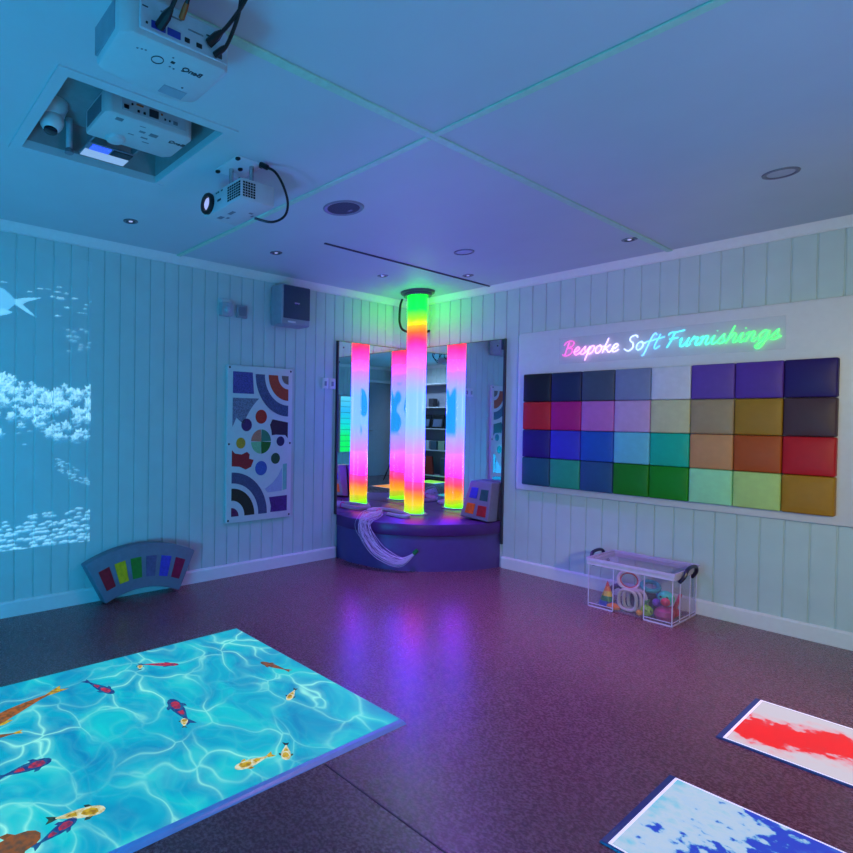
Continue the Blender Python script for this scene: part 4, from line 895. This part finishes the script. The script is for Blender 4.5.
def projector3():
    x0, x1, y0, y1, z0, z1 = 1.335, 1.652, -3.118, -2.932, 2.20, 2.295
    t = thing('projector', 'small white projector with round lens hung below the plain ceiling', 'projector', ((x0+x1)/2, (y0+y1)/2, z0), 'ceiling projectors')
    bm = NB(); box(bm, (x0, y0, z0), (x1, y1, z1), .008, 2); obj('body', bm, M_proj, t)
    bm = NB(); c = (1.385, y0-.0, z0+.052)
    lathe(bm, [(.032, 0), (.048, 0), (.05, .012), (.046, .02), (.034, .02), (.03, .006)], c, (0, -1, 0), 32, cap=False); lr = obj('lens_ring', bm, M_black, t)
    bm = NB(); lathe(bm, [(.032, .004), (.026, .012), (.014, .017), (0, .018)], c, (0, -1, 0), 28); o = obj('lens', bm, mat('lit_lens', (60, 70, 110), .05, emit=(170, 190, 255), estr=.9, var=.7, scale=60), lr); o['label'] = 'bright glass lens'
    M_vent = mat('vent_black', (14, 14, 18), .6)
    def vents(f, nu, nv):
        bm = NB()
        for i in range(nu):
            for j in range(nv): f(bm, i, j)
        return bm
    bm = vents(lambda b_, i, j: box(b_, (x1-.105+i*.0175, y0-.0012, z0+.014+j*.0115), (x1-.105+i*.0175+.013, y0+.002, z0+.014+j*.0115+.008)), 6, 6); obj('side_vent', bm, M_vent, t, 0)
    bm = vents(lambda b_, i, j: box(b_, (x1-.002, y0+.012+i*.014, z0+.014+j*.0115), (x1+.0012, y0+.012+i*.014+.010, z0+.014+j*.0115+.008)), 5, 6); obj('rear_vent', bm, M_vent, t, 0)
    for (a, b_) in ((1.46, 1.475), (1.49, 1.505), (1.445, 1.455)):
        bm = NB(); box(bm, (a, y0-.001, z1-.016), (b_, y0+.002, z1-.009)); obj('marking', bm, M_dark, t, 0)
    bm = NB(); box(bm, (1.46, y0-.001, z0+.04), (1.49, y0+.002, z0+.05)); obj('badge', bm, M_dark, t, 0)
    for (xa, ya, xb, yb) in ((1.375, -3.07, 1.41, -3.045), (1.40, -3.035, 1.42, -3.02), (1.455, -3.06, 1.50, -3.04), (1.52, -2.985, 1.535, -2.965), (1.49, -2.955, 1.51, -2.945)):
        bm = NB(); box(bm, (xa, ya, z0-.0008), (xb, yb, z0+.001)); obj('sticker', bm, M_grey, t, 0)
    bm = NB(); box(bm, (1.40, -3.105, H-.004), (1.60, -2.945, H), .002, 1); mt = obj('mount_plate', bm, M_white, t, 0)
    for (x, y) in ((1.415, -3.09), (1.585, -3.09), (1.415, -2.96), (1.585, -2.96), (1.50, -3.02)):
        bm = NB(); lathe(bm, [(.012, 0), (.012, -.006), (.006, -.01), (0, -.01)], (x, y, H-.004), n=14); obj('bolt', bm, M_black, mt)
    for (x, y) in ((1.47, -3.05), (1.55, -2.99)):
        bm = NB(); lathe(bm, [(.011, 0), (.011, H-.004-z1)], (x, y, z1), n=14); obj('post', bm, M_chrome, mt)
    bm = NB(); box(bm, (1.46, -3.03, z1), (1.56, -3.0, z1+.03), .003, 1); obj('bracket', bm, M_dark, mt, 0)
    bm = NB(); tube(bm, smooth_path([(1.60, -2.97, H-.015), (1.665, -2.95, 2.36), (1.70, -2.925, 2.295), (1.69, -2.885, 2.225), (1.64, -2.865, 2.18), (1.56, -2.88, 2.172), (1.50, -2.935, 2.195)], 6), .006, 8); c2 = obj('cable', bm, M_black, t); c2['label'] = 'black looped cable'
    bm = NB(); tube(bm, [(1.60, -2.975, H-.006), (1.635, -2.962, H-.03)], .012, 8); obj('plug', bm, M_black, c2)
projector3()

# ------------------------------------------------------------------ ceiling fittings
t = thing('ceiling_speaker', 'round dark grilled speaker set in the ceiling', 'ceiling speaker', (1.435, -2.29, H-.008))
bm = NB(); lathe(bm, [(.088, -.003), (.105, -.007), (.112, -.003), (.113, 0)], (1.435, -2.29, H), n=48, cap=False); obj('rim', bm, mat('speaker_rim', (128, 134, 146), .4), t)
bm = NB(); lathe(bm, [(.09, -.001), (.088, -.004), (0, -.0045)], (1.435, -2.29, H), n=48, cap=False); obj('grille', bm, mat('speaker_grille', (58, 62, 76), .6, bump=.6, scale=60), t)
bm = NB(); box(bm, (1.425, -2.25, H-.0065), (1.452, -2.235, H-.004)); obj('badge', bm, M_grey, t, 0)
def downlight(x, y, label, r=.043):
    t = thing('ceiling_downlight', label, 'downlight', (x, y, H-.006), 'small round ceiling downlights')
    bm = NB(); lathe(bm, [(r*.62, -.002), (r*.75, -.006), (r, -.004), (r*1.03, 0)], (x, y, H), n=32, cap=False); obj('trim_ring', bm, mat('ring_steel', (120, 122, 134), .3, .6), t)
    bm = NB(); lathe(bm, [(r*.66, -.001), (0, -.0012)], (x, y, H), n=24, cap=False); bz = obj('baffle', bm, M_dark, t)
    bm = NB(); lathe(bm, [(r*.3, -.0014), (r*.25, -.004), (0, -.0045)], (x, y, H), n=20, cap=False); obj('bulb', bm, mat('bulb_glass', (210, 210, 230), .15, emit=(210, 205, 255), estr=.5), t)
downlight(.492, -3.132, 'small round downlight nearest the reef picture wall')
downlight(.527, -2.062, 'small round downlight above the sensor box')
downlight(.563, -1.0, 'small round downlight left of the light tube top')
downlight(1.0, -.484, 'small round downlight right of the light tube top', .042)
downlight(2.172, -.494, 'small round downlight above the word Soft of the neon sign')
def flush_disc(x, y, label):
    t = thing('flush_ceiling_disc', label, 'ceiling light', (x, y, H-.006), 'flat round ceiling discs')  # ring and plain disc without emission
    bm = NB(); lathe(bm, [(.05, -.002), (.056, -.006), (.066, -.005), (.068, 0)], (x, y, H), n=40, cap=False); obj('ring', bm, mat('disc_ring', (112, 112, 128), .4), t)
    bm = NB(); lathe(bm, [(.051, -.001), (0, -.002)], (x, y, H), n=32, cap=False); obj('diffuser', bm, mat('disc_lens', (176, 178, 190), .4), t)
flush_disc(1.36, -1.065, 'flat round ceiling disc near the light tube')
flush_disc(3.005, -1.02, 'flat round ceiling disc above the right end of the cushions')

# ------------------------------------------------------------------ back of the room (seen in the mirrors)
t = thing('led_wall_panel', 'tall cyan to green glowing wall panel seen in the left mirror', 'light panel', (W-.03, -4.06, .54))
m = bpy.data.materials.new('led_ladder'); m.use_nodes = True; L = m.node_tree.links; b = m.node_tree.nodes['Principled BSDF']; b.inputs['Base Color'].default_value = (.1, .1, .1, 1)
tc = nd(m, 'TexCoord'); sp = nd(m, 'SeparateXYZ'); L.new(tc.outputs['Object'], sp.inputs[0])
nz = nd(m, 'TexNoise'); nz.inputs['Scale'].default_value = 5; L.new(tc.outputs['Object'], nz.inputs['Vector'])
zz = math_(m, 'ADD', math_(m, 'DIVIDE', sp.outputs['Z'], 1.2), math_(m, 'MULTIPLY', nz.outputs['Fac'], .02))
L.new(ramp(m, zz, [(.0, lin((0, 250, 70))), (.3, lin((10, 250, 110))), (.5, lin((10, 232, 220))), (.75, lin((40, 190, 250))), (1., lin((90, 220, 255)))]), b.inputs['Emission Color']); b.inputs['Emission Strength'].default_value = 1.2
bm = NB(); box(bm, (W-.05, -4.26, .54), (W-.002, -3.86, 1.74), .006, 1); obj('housing', bm, M_white, t, 0)
bm = NB(); box(bm, (W-.054, -4.25, .56), (W-.0495, -3.87, 1.72)); obj('screen', bm, m, t, 0)
bm = NB()
for k in range(9): box(bm, (W-.056, -4.25, .66+k*.12), (W-.0535, -3.87, .668+k*.12))
obj('rungs', bm, M_grey, t, 0)
def shelf():
    x0, x1, y0, y1, h = 3.08, 4.18, -5.58, -5.22, 2.02
    t = thing('shelving_unit', 'white open shelving unit at the back seen in the right mirror', 'shelving', ((x0+x1)/2, (y0+y1)/2, 0))
    M_sh = mat('white_melamine', (206, 208, 212), .4)
    for x in (x0, x1-.02): bm = NB(); box(bm, (x, y0, 0), (x+.02, y1, h)); obj('side_panel', bm, M_sh, t, 0)
    bm = NB(); box(bm, (x0+.02, y0, .02), (x1-.02, y0+.012, h)); obj('back_panel', bm, mat('back_panel_grey', (150, 154, 166), .5), t, 0)
    zs = [.10, .62, 1.06, 1.5, 1.98]
    for z in zs: bm = NB(); box(bm, (x0+.02, y0+.012, z), (x1-.02, y1, z+.02)); obj('shelf', bm, M_sh, t, 0)
    G = 'things on the back shelves'
    for k, x in enumerate((3.25, 3.59, 3.90)):
        s = thing('picture_tablet', ['black framed tablet at the left of the third shelf', 'black framed tablet in the middle of the third shelf', 'black framed tablet at the right of the third shelf'][k], 'tablet', (x, -5.4, 1.081), G)
        bm = NB(); hexa(bm, [(x-.14, -5.30, 1.081), (x+.14, -5.30, 1.081), (x+.14, -5.27, 1.081), (x-.14, -5.27, 1.081), (x-.14, -5.36, 1.36), (x+.14, -5.36, 1.36), (x+.14, -5.33, 1.36), (x-.14, -5.33, 1.36)], .004, 1); obj('frame', bm, M_black, s, 0)
        bm = NB(); hexa(bm, [(x-.105, -5.278, 1.115), (x+.105, -5.278, 1.115), (x+.105, -5.2725, 1.115), (x-.105, -5.2725, 1.115), (x-.105, -5.331, 1.33), (x+.105, -5.331, 1.33), (x+.105, -5.3255, 1.33), (x-.105, -5.3255, 1.33)]); obj('screen', bm, mat('dim_screen', (96, 110, 136), .15), s, 0)
    cols = [((212, 120, 130), 'pink'), ((150, 176, 150), 'sage'), ((66, 90, 110), 'slate'), ((196, 196, 200), 'white'), ((90, 60, 90), 'plum')]
    for k, (c, nm) in enumerate(cols):
        x = 3.20+k*.19; bm = NB(); box(bm, (x, -5.45, .641), (x+.15, -5.26, .80), .006, 2); s = tag(obj('toy_box', bm, mat('toybox_'+nm, c, .5)), f'{nm} toy box standing on the second shelf', 'box', G)
        bm = NB(); box(bm, (x-.004, -5.455, .80), (x+.154, -5.255, .82), .004, 1); obj('lid', bm, mat('lid_'+nm, tuple(min(255, v+20) for v in c), .5), s)
    bm = NB(); prism(bm, [(3.66, .121), (4.06, .121), (4.01, .50), (3.70, .50)], lambda a, b_: (a, -5.32, b_), lambda a, b_: (a, -5.26, b_), .01); s = tag(obj('cushion_pad', bm, mat('red_pad', (150, 36, 30), .5)), 'dark red pad standing on the lowest shelf', 'pad', G)
    bm = NB(); box(bm, (3.24, -5.5, .121), (3.48, -5.26, .46), .01, 2); s = tag(obj('crate', bm, mat('slate_crate', (60, 70, 96), .5)), 'slate blue crate on the lowest shelf', 'crate', G)
    bm = NB(); box(bm, (3.23, -5.51, .46), (3.49, -5.25, .485), .005, 1); obj('lid', bm, M_grey, s)
    bm = NB(); box(bm, (3.75, -5.5, 1.521), (3.87, -5.36, 1.70), .006, 2); tag(obj('speaker_box', bm, M_dark), 'small dark loudspeaker on the fourth shelf', 'speaker', G)
shelf()
# camera tripod, seen in the corner mirrors
t = thing('camera_tripod', 'black tripod reflected between the light tubes in the corner mirror', 'tripod', (3.75, -4.53, 0))
for k in range(3):
    a = .35+k*2*PI/3; bm = NB(); tube(bm, [(3.75+.02*math.cos(a), -4.53+.02*math.sin(a), 1.05), (3.75+.24*math.cos(a), -4.53+.24*math.sin(a), .55), (3.75+.47*math.cos(a), -4.53+.47*math.sin(a), .012)], [.014, .012, .01], 10); obj('leg', bm, M_black, t)
bm = NB(); lathe(bm, [(.03, 1.03), (.035, 1.07), (.02, 1.09), (.02, 1.11)], (3.75, -4.53, 0), n=20); obj('head', bm, M_black, t)

# ------------------------------------------------------------------ added fill lights
def area(name, loc, size, watts, rgb, rot=(0, 0, 0), sy=None):
    l = bpy.data.lights.new(name, 'AREA'); l.energy = watts; l.size = size; l.color = rgb
    if sy: l.shape = 'RECTANGLE'; l.size_y = sy
    o = bpy.data.objects.new(name, l); C.objects.link(o); o.location = loc; o.rotation_euler = rot; return o
def point(name, loc, watts, rgb, r=.05):
    l = bpy.data.lights.new(name, 'POINT'); l.energy = watts; l.color = rgb; l.shadow_soft_size = r
    o = bpy.data.objects.new(name, l); C.objects.link(o); o.location = loc; return o
def spot(name, loc, target, watts, rgb, ang, blend=1., r=.15):
    l = bpy.data.lights.new(name, 'SPOT'); l.energy = watts; l.color = rgb; l.spot_size = math.radians(ang); l.spot_blend = blend; l.shadow_soft_size = r
    o = bpy.data.objects.new(name, l); C.objects.link(o); o.location = loc
    o.rotation_euler = (Vector(target)-Vector(loc)).to_track_quat('-Z', 'Y').to_euler(); return o
point('blue_fill_light', (2.6, -5.3, .35), 95, (.0, .46, 1.), .25)  # added out of view, strengthens the pool's blue glow
spot('blue_wall_fill', (2.1, -5.3, .5), (.2, -3.0, 1.4), 60, (.0, .5, 1.), 90)  # added unseen spot, deepens the blue on the left wall
spot('cool_fill_light', (4.4, -2.9, 1.5), (2.75, 0, .95), 124, (1., .88, .46), 80)  # added fill without a fitting, brightens the right wall
spot('violet_fill_light', (2.75, -5.35, .3), (1.15, -.5, 2.3), 175, (.38, .0, 1.), 42)  # added unseen spot, tints the corner ceiling violet
spot('ceiling_fill_light', (4.6, -2.4, .5), (3.2, -2.3, 2.41), 75, (.36, .5, 1.), 84)  # added uplight out of view, brightens the right of the ceiling
spot('disc_fill_spot', (1.36, -1.065, H-.02), (1.5, -1.35, 0), 270, (.36, .13, 1.), 92, 1., .05)  # added spot under a ceiling disc, tints the floor violet
spot('disc_fill_spot', (3.005, -1.02, H-.02), (2.6, -1.9, 0), 105, (1., .32, .8), 96, 1., .05)  # second added spot, turns the right floor magenta
spot('rear_fill_light', (3.7, -4.4, H-.03), (3.75, -5.5, .9), 110, (.4, .6, .9), 120, 1., .05)  # added behind the camera to brighten the mirrored back of the room

# ------------------------------------------------------------------ world, camera, view
w = bpy.data.worlds.new('World'); bpy.context.scene.world = w; w.use_nodes = True
w.node_tree.nodes['Background'].inputs['Color'].default_value = (.02, .03, .05, 1)
f, yaw, pitch, roll = 568.393, .935467, -.014707, .013658
cx, cy, cz = 3.72917, -4.49995, 1.2428
fw = Vector((-math.sin(yaw)*math.cos(pitch), math.cos(yaw)*math.cos(pitch), math.sin(pitch)))
r0 = Vector((math.cos(yaw), math.sin(yaw), 0)); u0 = r0.cross(fw)
rr = math.cos(roll)*r0+math.sin(roll)*u0; uu = -math.sin(roll)*r0+math.cos(roll)*u0
cam = bpy.data.cameras.new('Camera'); co = bpy.data.objects.new('Camera', cam); C.objects.link(co)
Mx = Matrix((rr, uu, -fw)).transposed().to_4x4(); Mx.translation = Vector((cx, cy, cz)); co.matrix_world = Mx
cam.sensor_width = 36; cam.lens = f/853*36; cam.shift_x = (426.5-265)/853; cam.clip_start = .02
S = bpy.context.scene; S.camera = co
S.view_settings.view_transform = 'Standard'; S.view_settings.look = 'None'; S.view_settings.gamma = 1; S.view_settings.exposure = 0; S.view_settings.use_curve_mapping = False
S.cycles.use_denoising = True; S.cycles.max_bounces = 10; S.cycles.transparent_max_bounces = 24; S.cycles.sample_clamp_indirect = 6
